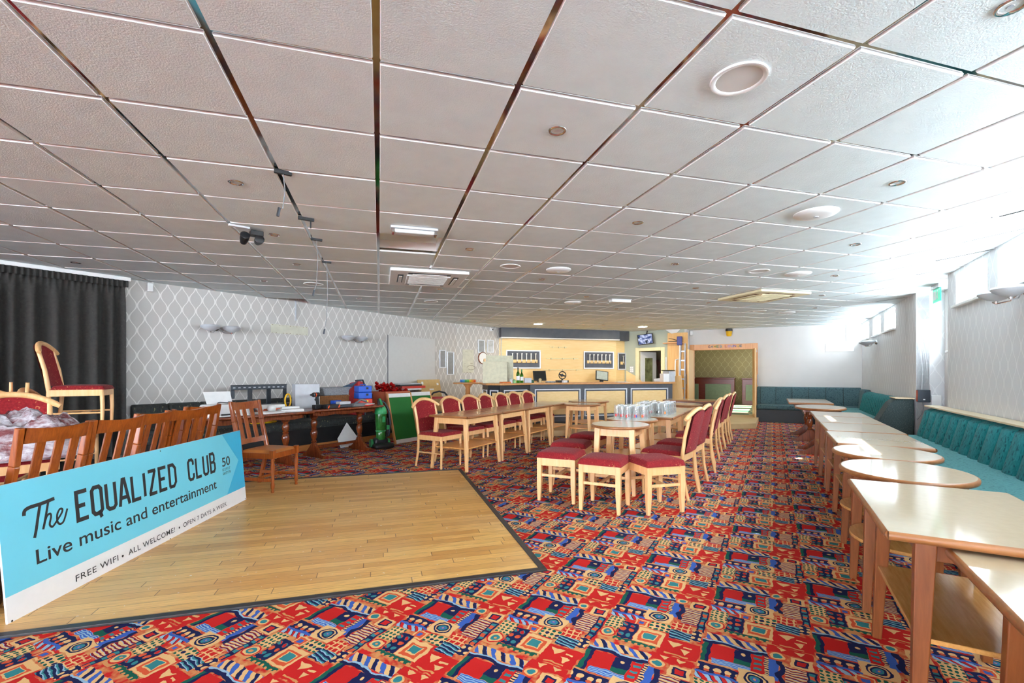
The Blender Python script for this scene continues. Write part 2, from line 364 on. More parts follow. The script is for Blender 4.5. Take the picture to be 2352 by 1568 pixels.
def mat_carpet():
    """patchwork club carpet: half-drop repeat 0.923 x 0.643 m laid square with the room"""
    m, nt, bs = new_mat('patchwork_carpet')
    g = nt.nodes.new('ShaderNodeNewGeometry'); P = X(nt, g.outputs['Position'])
    n1 = noise(nt, P, 17.0, 2.0); n2 = noise(nt, mapped(nt, P, (1, 1, 1), (0, 0, 1.3)), 19.0, 2.0)
    x, y, z = xyz(nt, P)
    v = x*V.x+y*V.y+(n1-0.5)*0.030+0.065; u = x*U.x+y*U.y+(n2-0.5)*0.030-2.836
    Wc, Lc = 0.4615, 0.643
    k = (v/Wc+0.5).floor(); p = v-k*Wc; q = u+k*(Lc/2); q = q-(q/Lc+0.5).floor()*Lc
    red, ora, nav, tea, grn = col(200, 34, 30), col(216, 88, 50), col(24, 32, 74), col(52, 130, 134), col(20, 92, 74)
    blu, ltb, cre, tan, mar = col(60, 98, 178), col(150, 184, 206), col(230, 182, 122), col(212, 146, 88), col(126, 20, 44)
    st = {'c': mixc(nt, stretch(n2, 0.38, 0.58), tan, red)}
    def put(mask, c): st['c'] = mixc(nt, mask, st['c'], c)
    def R(cv, cu, hv, hu): return ((p-cv).abs() < hv)*((q-cu).abs() < hu)
    def rad(cv, cu):
        a = p-cv; b = q-cu; return (a*a+b*b).sqrt()
    def strp(co, fr, duty=0.5): return (co*fr).frac() < duty
    def dots(fv, fu, r, sh=0.0):
        a = (p*fv+sh).frac()-0.5; b = (q*fu+sh).frac()-0.5; return (a*a+b*b).sqrt() < r
    def tri(cv, cu, w, h): return ((p-cv).abs() < (q-cu)*(w/h))*((q-cu) < h)
    f = R(0.145, -0.25, 0.085, 0.07); put(f, red); put(tri(0.12, -0.25, 0.035, 0.05), cre); put(tri(0.175, -0.29, 0.022, 0.04), cre); put(R(0.18, -0.225, 0.02, 0.006), cre); put(R(0.14, -0.305, 0.05, 0.005), tan)
    f = R(-0.14, 0.125, 0.055, 0.07); put(f, red); put(R(-0.198, 0.125, 0.010, 0.09), nav); put(R(-0.215, 0.125, 0.010, 0.09), grn)
    f = R(-0.055, 0.155, 0.035, 0.04); put(f, nav); put(rad(-0.055, 0.165) < 0.010, cre)
    put(R(-0.055, 0.10, 0.035, 0.018), grn)
    f = R(-0.095, 0.058, 0.08, 0.022); put(f, blu); put(f*strp(q, 90.0), ltb)
    f = R(0.005, 0.125, 0.024, 0.08); put(f, red); put(f*strp(q, 26.0, 0.4)*((p-0.005).abs() < 0.015), tea)
    f = R(0.038, 0.12, 0.009, 0.085); put(f, cre); put(f*strp(q, 60.0, 0.45), nav)
    put(R(0.065, 0.115, 0.018, 0.08), blu)
    put(((p-0.095-(q*60.0).sin()*0.008).abs() < 0.013)*((q-0.11).abs() < 0.085), nav)
    f = R(0.15, 0.085, 0.04, 0.085); put(f, cre); put(f*strp(q, 52.0, 0.55), mar); put(f*strp(q, 52.0, 0.12), ltb)
    f = R(0.21, 0.06, 0.019, 0.11); put(f, nav); put(f*(((q*24.0).frac()-0.5).abs() < 0.28)*((p-0.21).abs() < 0.011), tea); put(f*(((q*12.0).frac()-0.5).abs() < 0.16)*((p-0.21).abs() < 0.010), ora)
    put(R(0.0, 0.0, 0.068, 0.055), cre); r0 = rad(0.0, 0.0); put(r0 < 0.047, nav); put(r0 < 0.038, cre); put(r0 < 0.031, nav); put(r0 < 0.022, tea); put(r0 < 0.012, blu); put(r0 < 0.005, tan)
    f = R(-0.148, -0.012, 0.078, 0.034); put(f, nav); a = (p*24.0).frac()-0.5; b = (q+0.010)*24.0; put(f*((a*a+b*b).sqrt() < 0.34), cre); b2 = (q+0.03)*30.0; put(f*((a*a+b2*b2).sqrt() < 0.30), ora)
    f = R(-0.148, -0.075, 0.078, 0.022); put(f, ltb); put(f*strp(p+q*0.8, 22.0, 0.5), red); put(f*strp(p+q*0.8, 22.0, 0.12), nav)
    put(((q+0.05-(p*40.0).sin()*0.006).abs() < 0.008)*(p < -0.06), blu)
    put(R(-0.06, -0.105, 0.032, 0.034), cre); put(R(-0.06, -0.105, 0.024, 0.025), ora); put(R(-0.06, -0.105, 0.013, 0.013), blu)
    f = R(0.03, -0.10, 0.05, 0.036); put(f, cre); put(f*dots(36.0, 34.0, 0.34), grn); put(f*dots(18.0, 17.0, 0.19, 0.25), nav)
    f = R(0.125, -0.05, 0.045, 0.04); put(f, red); put(f*(strp(p, 32.0, 0.25).max(strp(q, 32.0, 0.25))), cre)
    f = R(0.13, -0.13, 0.05, 0.04); put(f, nav); put(f*strp(q+p*0.2, 44.0, 0.5), tea); put(f*strp(q+p*0.2, 44.0, 0.22), ltb)
    put(R(0.2, -0.10, 0.022, 0.045), nav); put(R(0.2, -0.10, 0.022, 0.045)*dots(30.0, 30.0, 0.33), cre)
    put(R(-0.0, -0.215, 0.064, 0.068), cre); put(R(0.0, -0.22, 0.048, 0.048), ora); put(R(0.0, -0.215, 0.033, 0.032), cre); put(R(0.0, -0.213, 0.027, 0.026), tea)
    f = R(-0.105, -0.21, 0.038, 0.082); put(f, nav); put(f*dots(27.0, 22.0, 0.34), ora); put(f*dots(27.0, 22.0, 0.34)*strp(q, 11.0, 0.5), tea); put(f*dots(27.0, 22.0, 0.30)*strp(q+p, 7.0, 0.3), red)
    f = R(-0.185, -0.16, 0.04, 0.058); put(f, cre); put(f*dots(44.0, 40.0, 0.34), grn)
    put(R(-0.19, -0.27, 0.038, 0.052), tan); r1 = rad(-0.19, -0.265); put(r1 < 0.042, red); put(r1 < 0.034, cre); put(r1 < 0.022, tea); put(r1 < 0.008, tan)
    f = R(-0.09, 0.262, 0.13, 0.030); put(f, cre); put(f*strp(p+q*0.7, 21.0, 0.5), blu); put(f*strp(p+q*0.7, 10.5, 0.22), nav)
    put(((q-0.212-(p*34.0).sin()*0.008).abs() < 0.012)*(p < 0.06), nav); put(((q-0.225-(p*34.0).sin()*0.008).abs() < 0.005)*(p < 0.06), ltb)
    r2 = rad(0.08, 0.235); put(r2 < 0.036, ora); put(r2 < 0.028, cre); put(r2 < 0.018, tea)
    put(R(0.175, 0.215, 0.044, 0.040), cre); put(R(0.175, 0.215, 0.028, 0.026), nav); put(R(0.175, 0.215, 0.018, 0.016), red)
    f = R(0.13, 0.29, 0.09, 0.026); put(f, red); put(tri(0.10, 0.278, 0.02, 0.03), cre); put(tri(0.17, 0.278, 0.02, 0.03), cre)
    f = R(-0.05, -0.30, 0.10, 0.014); put(f, grn); put(f*dots(34.0, 34.0, 0.3), tan)
    pile = noise(nt, P, 420.0, 2.0)
    cc = mixc(nt, stretch(pile, 0.25, 0.75)*0.22, st['c'], col(40, 24, 30))
    nt.links.new(cc.k, bs.inputs['Base Color']); bs.inputs['Roughness'].default_value = 0.85; bs.inputs['Specular IOR Level'].default_value = 0.12; bs.inputs['Sheen Weight'].default_value = 0.0; bs.inputs['Sheen Roughness'].default_value = 0.4
    bump(nt, bs, pile, 0.25, 0.004); return m
M_carpet = mat_carpet()

def mat_checker():
    m, nt, bs = new_mat('checked_vinyl'); o = objc(nt); x, y, z = xyz(nt, o)
    a = (x/0.6).floor(); b = (y/0.6).floor(); par = ((a+b)*0.5).frac() > 0.25
    n = noise(nt, o, 5.0); cc = mixc(nt, par, col(60, 108, 84), col(206, 188, 140)); cc = mixc(nt, n*0.25, cc, col(110, 130, 96))
    nt.links.new(cc.k, bs.inputs['Base Color']); bs.inputs['Roughness'].default_value = 0.3; return m
M_check = mat_checker()
# ------------------------------------------------------------------ room shell
def wall(name, p0, p1, mat, label, holes=(), t=0.16, z0=0.0, z1=2.62, outward=None):
    """upright wall from p0 to p1 with rectangular holes (s0, s1, z0, z1); its room face lies on the line, the thickness goes outward"""
    d = (p1-p0); L = d.length; d.normalize(); o = Vector((-d.y, d.x, 0)); sgn = 1.0
    if outward is not None and o.dot(outward) < 0: sgn = -1.0
    xs = sorted({0.0, L}.union(*[{h[0], h[1]} for h in holes])) if holes else [0.0, L]
    zs = sorted({z0, z1}.union(*[{h[2], h[3]} for h in holes])) if holes else [z0, z1]
    xs = [x for x in xs if 0 <= x <= L]
    solid = lambda i, j: 0 <= i < len(xs)-1 and 0 <= j < len(zs)-1 and not any(h[0]-1e-6 <= xs[i] and xs[i+1] <= h[1]+1e-6 and h[2]-1e-6 <= zs[j] and zs[j+1] <= h[3]+1e-6 for h in holes)
    mb = MB(); T = t*sgn
    for i in range(len(xs)-1):
        for j in range(len(zs)-1):
            if not solid(i, j): continue
            a, b, c, e = xs[i], xs[i+1], zs[j], zs[j+1]
            mb.add([(a, 0, c), (b, 0, c), (b, 0, e), (a, 0, e)], [(0, 1, 2, 3)]); mb.add([(a, T, c), (b, T, c), (b, T, e), (a, T, e)], [(3, 2, 1, 0)])
            if not solid(i-1, j): mb.add([(a, 0, c), (a, T, c), (a, T, e), (a, 0, e)], [(0, 1, 2, 3)])
            if not solid(i+1, j): mb.add([(b, 0, c), (b, T, c), (b, T, e), (b, 0, e)], [(3, 2, 1, 0)])
            if not solid(i, j-1): mb.add([(a, 0, c), (b, 0, c), (b, T, c), (a, T, c)], [(0, 1, 2, 3)])
            if not solid(i, j+1): mb.add([(a, 0, e), (b, 0, e), (b, T, e), (a, T, e)], [(3, 2, 1, 0)])
    w = mb.build(name, mat); w.location = (p0.x, p0.y, 0); w.rotation_euler = (0, 0, math.atan2(d.y, d.x))
    return struct(w, label)

OUT_R, OUT_L, OUT_F = V, -LN, U
SB = (BU-2.823)/0.9966-0.17                          # where the papered wall meets the wall behind the viewer
ALC0, ALC1, ALCV = 7.91, 9.42, 2.28                 # emergency-exit alcove in the window wall
WIN_NEAR = [(7.60-1.21*i-0.95, 7.60-1.21*i) for i in range(16)]  # row runs on unseen behind the camera to even the light
WIN_FAR = [(13.53, 14.44), (12.17, 13.02), (10.83, 11.80)]
WZ0, WZ1 = 2.11, 2.475
# window wall, near length (u runs from BU to ALC0) and far length
wall('wall_right', uv(BU, RV), uv(ALC0, RV), M_wpr, 'pale wallpapered wall with a row of high windows above the green bench', [(a-BU, b-BU, WZ0, WZ1) for a, b in WIN_NEAR if a > BU+0.05], outward=OUT_R)
wall('wall_right_far', uv(ALC1, RV), uv(FU, RV), M_wpr, 'pale wallpapered wall with three high windows at the end of the room', [(a-ALC1, b-ALC1, WZ0, WZ1) for a, b in WIN_FAR], outward=OUT_R)
wall('wall_alcove_cheek', uv(ALC1, RV+0.001), uv(ALC1, ALCV+0.3), M_wpr, 'papered cheek of the exit alcove carrying the black speaker', outward=U, t=0.3)
wall('wall_alcove_near', uv(ALC0, RV+0.161), uv(ALC0, ALCV+0.3), M_wallplain, 'plain near cheek of the exit alcove', outward=-U, t=0.12)
wall('wall_alcove', uv(ALC0, ALCV), uv(ALC1, ALCV), M_wallplain, 'outer wall of the exit alcove with a tall bright window', [(0.40, 1.30, 1.62, 2.36)], outward=OUT_R)
# far wall with the double doorway
FV0 = -2.15
DW0, DW1, DZ = 0.09, 1.68, 1.98
wall('wall_far', uv(FU, FV0), uv(FU, RV+0.16), M_wallplain, 'plain light grey end wall with the open double doorway', [(DW0, DW1, 0.0, DZ)], outward=OUT_F)
SU = 13.95
wall('wall_pilaster_return', uv(SU, FV0), uv(FU+0.16, FV0), M_wallplain, 'short return beside the double doorway', outward=-V, t=0.05)
SV0 = -3.95
SD0, SD1, SDZ = 0.45, 1.12, 1.96
wall('wall_bar_end', uv(SU, SV0), uv(SU, FV0-0.05), M_sage, 'sage green wall with the cream framed door at the end of the bar', [(SD0, SD1, 0.0, SDZ)], outward=OUT_F, t=0.12)
BA = 12.52
P_bl, P_br = ab(BA, 3.20), ab(BA, 6.80)
wall('wall_back_bar', P_bl, P_br, M_panelw, 'pale birch panelled wall behind the bar', outward=A)
wall('wall_back_bar_return', P_br, uv(SU+0.02, SV0+0.04), M_panelw, 'narrow birch panelled return at the end of the back bar', outward=A)
P_lc = L0+LD*6.80
wall('wall_left_angle', P_lc, P_bl, M_wp, 'short angled wall with trellis wallpaper beside the bar', outward=-LN)
wall('wall_left', L0+LD*SB, P_lc, M_wp, 'long grey wall with white trellis wallpaper', outward=OUT_L)
P_back_r, P_back_l = uv(BU, RV+0.16), L0+LD*SB
FILL_WIN = [(0.6, 2.7, 0.35, 2.40), (3.1, 5.2, 0.35, 2.40), (5.6, 7.7, 0.35, 2.40), (8.0, 9.9, 0.35, 2.40)]
wall('wall_back', P_back_r, P_back_l, M_wallplain, 'unseen wall behind the viewer with tall windows added for fill light', FILL_WIN, outward=-U)
# glowing panes of the tall windows added behind the viewer to light the room
bd = (P_back_l-P_back_r).normalized()
for i, (s0, s1, za, zb) in enumerate(FILL_WIN):
    fr = MB()
    for a, b, c, e in ((s0, s1, za, za+0.06), (s0, s1, zb-0.06, zb), (s0, s0+0.06, za, zb), (s1-0.06, s1, za, zb), ((s0+s1)/2-0.03, (s0+s1)/2+0.03, za, zb)): fr.box(a, b, 0.03, 0.09, c, e)
    w = fr.build('window_%d' % (20+i), M_white, None, 0.004); w.location = P_back_r; w.rotation_euler = (0, 0, math.atan2(bd.y, bd.x)); struct(w, 'added tall fill light window, unseen behind the viewer', 'window')
    MB().box(s0, s1, 0.05, 0.06, za, zb).build('pane', M_bpane, w)
    w.scale = (1, 1, 1)
# clerestory windows
def clere(n, s0, s1, vface, slit=False, z0=WZ0, z1=WZ1, label='high white framed window with a frosted pane', vent=False, pane=None):
    fr = MB(); b = 0.035
    for x0, x1, c, e in ((s0, s1, z0, z0+b), (s0, s1, z1-b, z1), (s0, s0+b, z0+b, z1-b), (s1-b, s1, z0+b, z1-b)): fr.box(x0, x1, 0.09, 0.15, c, e)
    w = fr.build('window_%d' % n, M_white, None, 0.004); w.location = uv(0, vface); w.rotation_euler = (0, 0, ROT_UV+PI/2)
    struct(w, label, 'window')
    w.scale = (1, -1, 1)
    if slit == 1: MB().box(s0+b, s1-b, 0.123, 0.130, z0+b, 2.310).build('pane', M_pane, w); MB().box(s0+b, s1-b, 0.123, 0.130, 2.385, z1-b).build('pane', M_pane, w)
    elif slit == 2: MB().box(s0+b, s1-b, 0.123, 0.130, z0+b, 2.21).build('pane', M_fpane, w); MB().box(s0+b, s0+0.40, 0.123, 0.130, 2.21, z1-b).box(s0+0.76, s1-b, 0.123, 0.130, 2.21, z1-b).build('pane', M_fpane, w)
    else: MB().box(s0+b, s1-b, 0.123, 0.130, z0+b, z1-b).build('pane', pane or M_pane, w)
    if vent: MB().box(s0+0.10, s0+0.12, 0.110, 0.122, z0+b, z1-0.16).box(s0+b, s0+0.12, 0.110, 0.122, z1-0.17, z1-0.155).build('vent_frame', M_white, w)
    MB().box(s0-0.02, s1+0.02, -0.045, 0.10, z0-0.035, z0-0.002).build('sill', M_white, w, 0.006)
    return w
k = 1
for i, (a, b) in enumerate(WIN_NEAR):
    if a > BU+0.05: clere(k, a, b, RV, slit=1 if i in (0, 2) else 0, label='high frosted window over the green bench, number %d counted from the exit alcove' % (i+1), vent=i == 0); k += 1
for i, (a, b) in enumerate(WIN_FAR): clere(k, a, b, RV, label='high frosted window near the end wall, number %d counted from the corner' % (i+1), pane=M_fpane); k += 1
wv = clere(k, ALC0+0.40, ALC0+1.30, ALCV, 2, 1.62, 2.36, 'tall bright window in the exit alcove'); k += 1
# floor and roof
poly = [uv(BU-0.1, RV+0.3), uv(FU+0.1, RV+0.3), uv(FU+0.1, FV0), uv(SU+0.1, SV0), P_br+A*0.1, P_bl+A*0.1, P_lc-LN*0.1, L0+LD*(SB-0.15)-LN*0.1]
fl = MB().prism([(p.x, p.y) for p in poly], -0.06, 0.0).build('floor', M_carpet); struct(fl, 'patterned red and blue club carpet', 'floor')
alc = MB().box(ALC0-0.1, ALC1+0.1, RV+0.2, ALCV+0.3, -0.06, -0.001).build('floor_alcove', M_carpet, M=Matrix.Rotation(ROT_UV, 4, 'Z') @ Matrix(((0, 1, 0, 0), (1, 0, 0, 0), (0, 0, 1, 0), (0, 0, 0, 1)))); struct(alc, 'carpet in the exit alcove', 'floor')
rp = [uv(BU-0.3, -9.6), uv(BU-0.3, RV+0.2), uv(7.80, RV+0.2), uv(7.80, 2.62), uv(9.75, 2.62), uv(9.75, RV+0.2), uv(14.70, RV+0.2), uv(14.70, 0.47), uv(20.0, 0.47), uv(20.0, -9.6)]
rf = MB().prism([(p.x, p.y) for p in rp], 2.80, 2.95).build('roof', M_white); struct(rf, 'flat roof over the hall', 'roof')
# dance floor let into the carpet
DA0, DA1, DB0, DB1 = 2.875, 6.10, -4.6, 1.0
df = MB().box(DB0, DB1, DA0, DA1, 0.0, 0.008).build('floor_dance', M_boards); df.rotation_euler = (0, 0, ROT_AB); struct(df, 'worn wooden strip dance floor let into the carpet', 'floor')
ed = MB().box(DB0, DB1+0.045, DA0-0.045, DA0, 0, 0.014).box(DB0, DB1+0.045, DA1, DA1+0.045, 0, 0.014).box(DB1, DB1+0.045, DA0, DA1, 0, 0.014)
e_ = ed.build('trim_1', pm('black_edging', (46, 44, 46), 0.45, 0, 0.2), None, 0.003); e_.rotation_euler = (0, 0, ROT_AB); struct(e_, 'black metal edging round the dance floor', 'trim')
# beige step in front of the bar, running on through the double doorway
PA, PB1 = 8.85, 8.42
pts = [ab(PA, 1.2), ab(PA, PB1), uv(FU+0.02, -0.33), uv(FU+0.02, FV0), uv(SU, FV0), uv(SU, SV0), P_br, P_bl]
pf = MB().prism([(p.x, p.y) for p in pts], 0.0, 0.12).build('floor_step', M_plat, None, 0.008); struct(pf, 'beige step along the front of the bar and doorway', 'floor')

# ------------------------------------------------------------------ ceiling: recessed bars and tegular tiles
A0, B0 = 1.956, -1.212
inside = [uv(BU, RV+0.1), uv(FU, RV+0.1), uv(FU, FV0), uv(SU, SV0), P_br, P_bl, P_lc, L0+LD*SB]
def pip(p, poly):
    c = False; n = len(poly)
    for i in range(n):
        a, b = poly[i], poly[(i+1) % n]
        if (a.y > p.y) != (b.y > p.y) and p.x < (b.x-a.x)*(p.y-a.y)/(b.y-a.y)+a.x: c = not c
    return c
cx_ = sum((p.x for p in inside))/len(inside); cy_ = sum((p.y for p in inside))/len(inside)
tl = MB(); hole = (2, 4); G = 0.6; gap = 0.0125; bz = 0.010
for i in range(-24, 26):
    for j in range(-22, 26):
        c = ab(A0+G*(j+0.5), B0+G*(i+0.5))
        if not any(pip(c+ab(da, db), inside) for da in (-0.42, 0, 0.42) for db in (-0.42, 0, 0.42)): continue
        b0, b1, a0, a1 = B0+G*i+gap, B0+G*(i+1)-gap, A0+G*j+gap, A0+G*(j+1)-gap
        if (i, j) == (-1, 11): continue
        if (i, j) == hole:
            zz = 0.11; tl.box(b0, b1, a0, a1, CEIL+zz, CEIL+zz+0.015, 0)
            for x0, x1, y0, y1 in ((b0-0.02, b0, a0, a1), (b1, b1+0.02, a0, a1), (b0, b1, a0-0.02, a0), (b0, b1, a1, a1+0.02)): tl.box(x0, x1, y0, y1, CEIL+0.01, CEIL+zz, 1)
            continue
        q4 = [ab(a0, b0), ab(a0, b1), ab(a1, b1), ab(a1, b0)]; vl = RV+0.155
        if max(q.dot(V) for q in q4) > vl and not ALC0-0.1 < c.dot(U) < ALC1+0.15:      # cut to the window wall
            out = []
            for k_ in range(4):
                p, q = q4[k_], q4[(k_+1) % 4]; dp, dq = vl-p.dot(V), vl-q.dot(V)
                if dp >= 0: out.append(p)
                if dp*dq < 0: out.append(p+(q-p)*(dp/(dp-dq)))
            if len(out) > 2: tl.add([(p.dot(B), p.dot(A), CEIL) for p in out], [tuple(range(len(out)))[::-1]], 0)
            continue
        tz = random.uniform(-0.0012, 0.0012); e = 0.004
        vs = [(b0+e, a0+e, CEIL+tz), (b1-e, a0+e, CEIL+tz), (b1-e, a1-e, CEIL+tz), (b0+e, a1-e, CEIL+tz),
              (b0, a0, CEIL+bz), (b1, a0, CEIL+bz), (b1, a1, CEIL+bz), (b0, a1, CEIL+bz)]
        tl.add(vs, [(3, 2, 1, 0)], 0); tl.add(vs, [(0, 1, 5, 4), (1, 2, 6, 5), (2, 3, 7, 6), (3, 0, 4, 7)], 1)
ce = tl.build('ceiling', [M_tile, M_tedge]); ce.rotation_euler = (0, 0, ROT_AB); struct(ce, 'suspended ceiling of square white tiles', 'ceiling')
br = MB()
bw = 0.026
def near_room(p):
    if p.dot(V) > RV+0.02 and not ALC0 < p.dot(U) < ALC1: return False
    return any(pip(p+ab(da, db), inside) for da in (-0.3, 0, 0.3) for db in (-0.3, 0, 0.3))
for i in range(-24, 26):
    for j in range(-22, 26):
        b0, a0 = B0+G*i, A0+G*j
        if near_room(ab(a0+G/2, b0)): br.box(b0-bw/2, b0+bw/2, a0-bw/2, a0+G-bw/2, CEIL+bz-0.0005, CEIL+bz+0.02)
        if near_room(ab(a0, b0+G/2)): br.box(b0+bw/2, b0+G-bw/2, a0-bw/2, a0+bw/2, CEIL+bz-0.0003, CEIL+bz+0.02)
cut = br.build('trim_2', M_bar); cut.rotation_euler = (0, 0, ROT_AB); struct(cut, 'mirror finish bars between the ceiling tiles', 'trim')
lid = MB().prism([(p.x, p.y) for p in poly], CEIL+0.13, CEIL+0.15).build('ceiling_deck', pm('deck_above_tiles', (120, 118, 116), 0.9)); struct(lid, 'deck above the suspended ceiling', 'ceiling')

# ------------------------------------------------------------------ the room beyond the double doorway
G0, G1, GU = -3.6, 0.3, 19.6
gm = Matrix.Rotation(ROT_UV, 4, 'Z')
def gbox(name, v0, v1, u0, u1, z0, z1, mat, label, kind='wall'):
    o = MB().box(v0, v1, u0, u1, z0, z1).build(name, mat); o.rotation_euler = (0, 0, ROT_UV); return struct(o, label, kind)
gbox('floor_lounge', G0, G1, FU+0.02, GU, 0.06, 0.12, M_check, 'green and cream checked floor of the room beyond', 'floor')
gbox('wall_lounge_end', G0-0.1, G1+0.1, GU, GU+0.12, 0.0, 2.7, M_wpg, 'dim gold trellis wall of the room beyond')
gbox('wall_lounge_left', G0-0.12, G0, FU+0.2, GU, 0.0, 2.7, M_wpg, 'side wall of the room beyond')
wall('wall_lounge_right', uv(FU+0.17, G1), uv(GU, G1), M_wpg, 'window wall of the room beyond', [(0.9, 2.6, 0.9, 2.3), (3.1, 4.6, 0.9, 2.3)], outward=V)
gbox('ceiling_lounge', G0, G1, FU+0.17, GU, 2.55, 2.62, M_white, 'white ceiling of the room beyond', 'ceiling')
for n, (s0, s1) in enumerate(((0.9, 2.6), (3.1, 4.6))):
    w = MB(); 
    for a, b, c, e in ((s0, s1, 0.9, 0.95), (s0, s1, 2.25, 2.3), (s0, s0+0.05, 0.95, 2.25), (s1-0.05, s1, 0.95, 2.25), ((s0+s1)/2-0.03, (s0+s1)/2+0.03, 0.95, 2.25)): w.box(FU+0.17+a, FU+0.17+b, 0.05, 0.11, c, e)
    w = w.build('window_%d' % (30+n), M_white); w.location = uv(0, G1); w.rotation_euler = (0, 0, ROT_UV+PI/2); w.scale = (1, -1, 1); struct(w, 'sunny window of the room beyond the doorway', 'window')
    MB().box(FU+0.17+s0+0.05, FU+0.17+s1-0.05, 0.08, 0.084, 0.95, 1.25).build('pane', M_lpane, w)
# boxed-in panelling along the end wall of that room
def wains(v0, v1, u0, label, h=1.06):
    t = thing('panelled_counter', label, 'counter', uv(u0, (v0+v1)/2, 0.12), ROT_UV); w = (v1-v0)/2
    MB().box(-w, w, 0, 0.5, 0, h-0.05).build('carcass', M_mahog, t, 0.01)
    MB().box(-w-0.02, w+0.02, -0.03, 0.52, h-0.05, h).build('counter_top', M_mahog, t, 0.008)
    n = max(1, round((v1-v0)/1.5)); s = 2*w/n
    for i in range(n): MB().box(-w+s*i+0.12, -w+s*(i+1)-0.12, -0.012, 0.01, 0.16, h-0.24).build('panel', pm('olive_panel', (104, 116, 92), 0.5), t, 0.006)
    return t
wains(-3.5, -1.25, GU-0.55, 'mahogany panelled counter in the room beyond, beside the green gap', 1.0)
wains(-1.0, 0.27, GU-0.55, 'long mahogany panelled counter in the room beyond, behind the open door leaf', 0.98)
t = thing('wooden_cupboard', 'red brown cupboard with grey door panels in the room beyond', 'cupboard', uv(17.2, -2.75, 0.12), ROT_UV)
MB().box(-0.3, 0.3, -0.3, 0.3, 0, 0.98).build('carcass', M_mahog, t, 0.01); MB().box(-0.34, 0.34, -0.34, 0.34, 0.98, 1.02).build('top', M_mahog, t, 0.006)
for x in (-0.15, 0.15): MB().box(x-0.11, x+0.11, -0.315, -0.29, 0.1, 0.86).build('door', pm('grey_door_panel', (120, 132, 136), 0.5), t, 0.005)
# space behind the cream framed door
gbox('wall_cellar_back', -5.3, -2.5, SU+1.6, SU+1.7, 0, 2.6, pm('brown_grey_plaster', (128, 120, 100), 0.8), 'brown grey wall seen through the door behind the bar')
gbox('wall_cellar_left', -5.3, -5.2, SU+0.12, SU+1.6, 0, 2.6, M_sage, 'side wall of the passage behind the bar')
gbox('wall_cellar_right', FV0-0.25, FV0-0.15, SU+0.13, SU+1.6, 0, 2.6, M_sage, 'other side wall of the passage behind the bar')
gbox('floor_cellar', -5.3, -2.3, SU+0.05, SU+1.7, 0.06, 0.119, M_plat, 'floor of the passage behind the bar', 'floor')
gbox('ceiling_cellar', -5.3, -2.3, SU+0.13, SU+1.7, 2.5, 2.6, M_white, 'ceiling of the passage behind the bar', 'ceiling')
# ------------------------------------------------------------------ tables
def inset(pts, d):
    n = len(pts); out = []
    for i in range(n):
        p = Vector(pts[i]); e0 = (p-Vector(pts[i-1])).normalized(); e1 = (Vector(pts[(i+1) % n])-p).normalized()
        n0 = Vector((e0.y, -e0.x)); n1 = Vector((e1.y, -e1.x)); nn = n0+n1; nn = nn/max(0.3, nn.dot(n0)); q = p-nn*d; out.append((q.x, q.y))
    return out
def top_parts(t, pts, z, th, lam, edge):
    ip = inset(pts, 0.012)
    tt = MB().prism(ip, z-th+0.001, z).build('tabletop', lam, t)
    MB().rim(ip, z-th/2, th, 0.012).build('edging', edge, tt, 0, 50)
def side_table(kind, w, l, z, lab, loc, frame, lam, shelfm, edge, rz=ROT_UV, group=None, ins=0.10, splay=0.03, shelf=0.36, legs_top=0.062):
    t = thing('side_table', lab, 'table', loc, rz, group)
    pts = oval(w, l, 48) if kind == 'oval' else rect(w, l, 0.012)
    th = 0.030; top_parts(t, pts, z, th, lam, edge)
    f = 0.70 if kind == 'oval' else 1.0
    lx, ly = w/2*f-ins*(0.35 if kind == 'oval' else 1), l/2*f-ins*(0.35 if kind == 'oval' else 1)
    ap = MB()
    for sy in (-1, 1): ap.box(-lx+0.02, lx-0.02, sy*ly-0.010, sy*ly+0.010, z-th-0.085, z-th)
    for sx in (-1, 1): ap.box(sx*lx-0.010, sx*lx+0.010, -ly+0.02, ly-0.02, z-th-0.085, z-th)
    ap.build('apron', frame, t, 0.002)
    for sx in (-1, 1):
        for sy in (-1, 1):
            MB().bar((sx*lx, sy*ly, z-th), (sx*(lx+splay), sy*(ly+splay), 0.0), legs_top, 0.045, (1, 0, 0), 0.036, 0.032).build('leg', frame, t, 0.004)
    if shelf:
        if kind == 'oval': sp = oval((lx+splay)*2.45, (ly+splay)*2.35, 40)
        else: sp = rect(2*lx+0.06, 2*ly+0.06, 0.01)
        MB().prism(sp, shelf-0.018, shelf).build('shelf', shelfm, t, 0.003)
    return t
RS = dict(frame=M_beech_backlit, lam=M_lam, shelfm=M_shelf, edge=M_edge)
side_table('rect', 0.60, 0.93, 0.70, 'lowest pale topped side table, cut by the picture edge, in front of the larger table', uv(1.605, 0.80), group='side tables along the green bench', ins=0.14, **RS)
side_table('rect', 0.60, 0.93, 0.74, 'big pale rectangular side table with shelf, before the first oval table', uv(2.475, 0.632), group='side tables along the green bench', ins=0.135, **RS)
side_table('oval', 0.60, 0.70, 0.74, 'oval pale side table next to the big rectangular one along the green bench', uv(3.345, 0.640), group='side tables along the green bench', **RS)
side_table('oval', 0.60, 0.70, 0.74, 'second oval pale side table along the green bench, beside the sunlit rectangular one', uv(4.045, 0.668), group='side tables along the green bench', **RS)
side_table('rect', 0.60, 0.90, 0.74, 'pale rectangular side table with a streak of sun, just past the two ovals', uv(4.830, 0.725), group='side tables along the green bench', **RS)
side_table('rect', 0.60, 0.86, 0.74, 'pale rectangular table without a sun streak, between the two sunlit rectangular ones', uv(5.735, 0.745), group='side tables along the green bench', **RS)
side_table('rect', 0.60, 0.86, 0.74, 'pale rectangular table with the farther streak of sun, third rectangle past the ovals', uv(6.605, 0.745), group='side tables along the green bench', **RS)
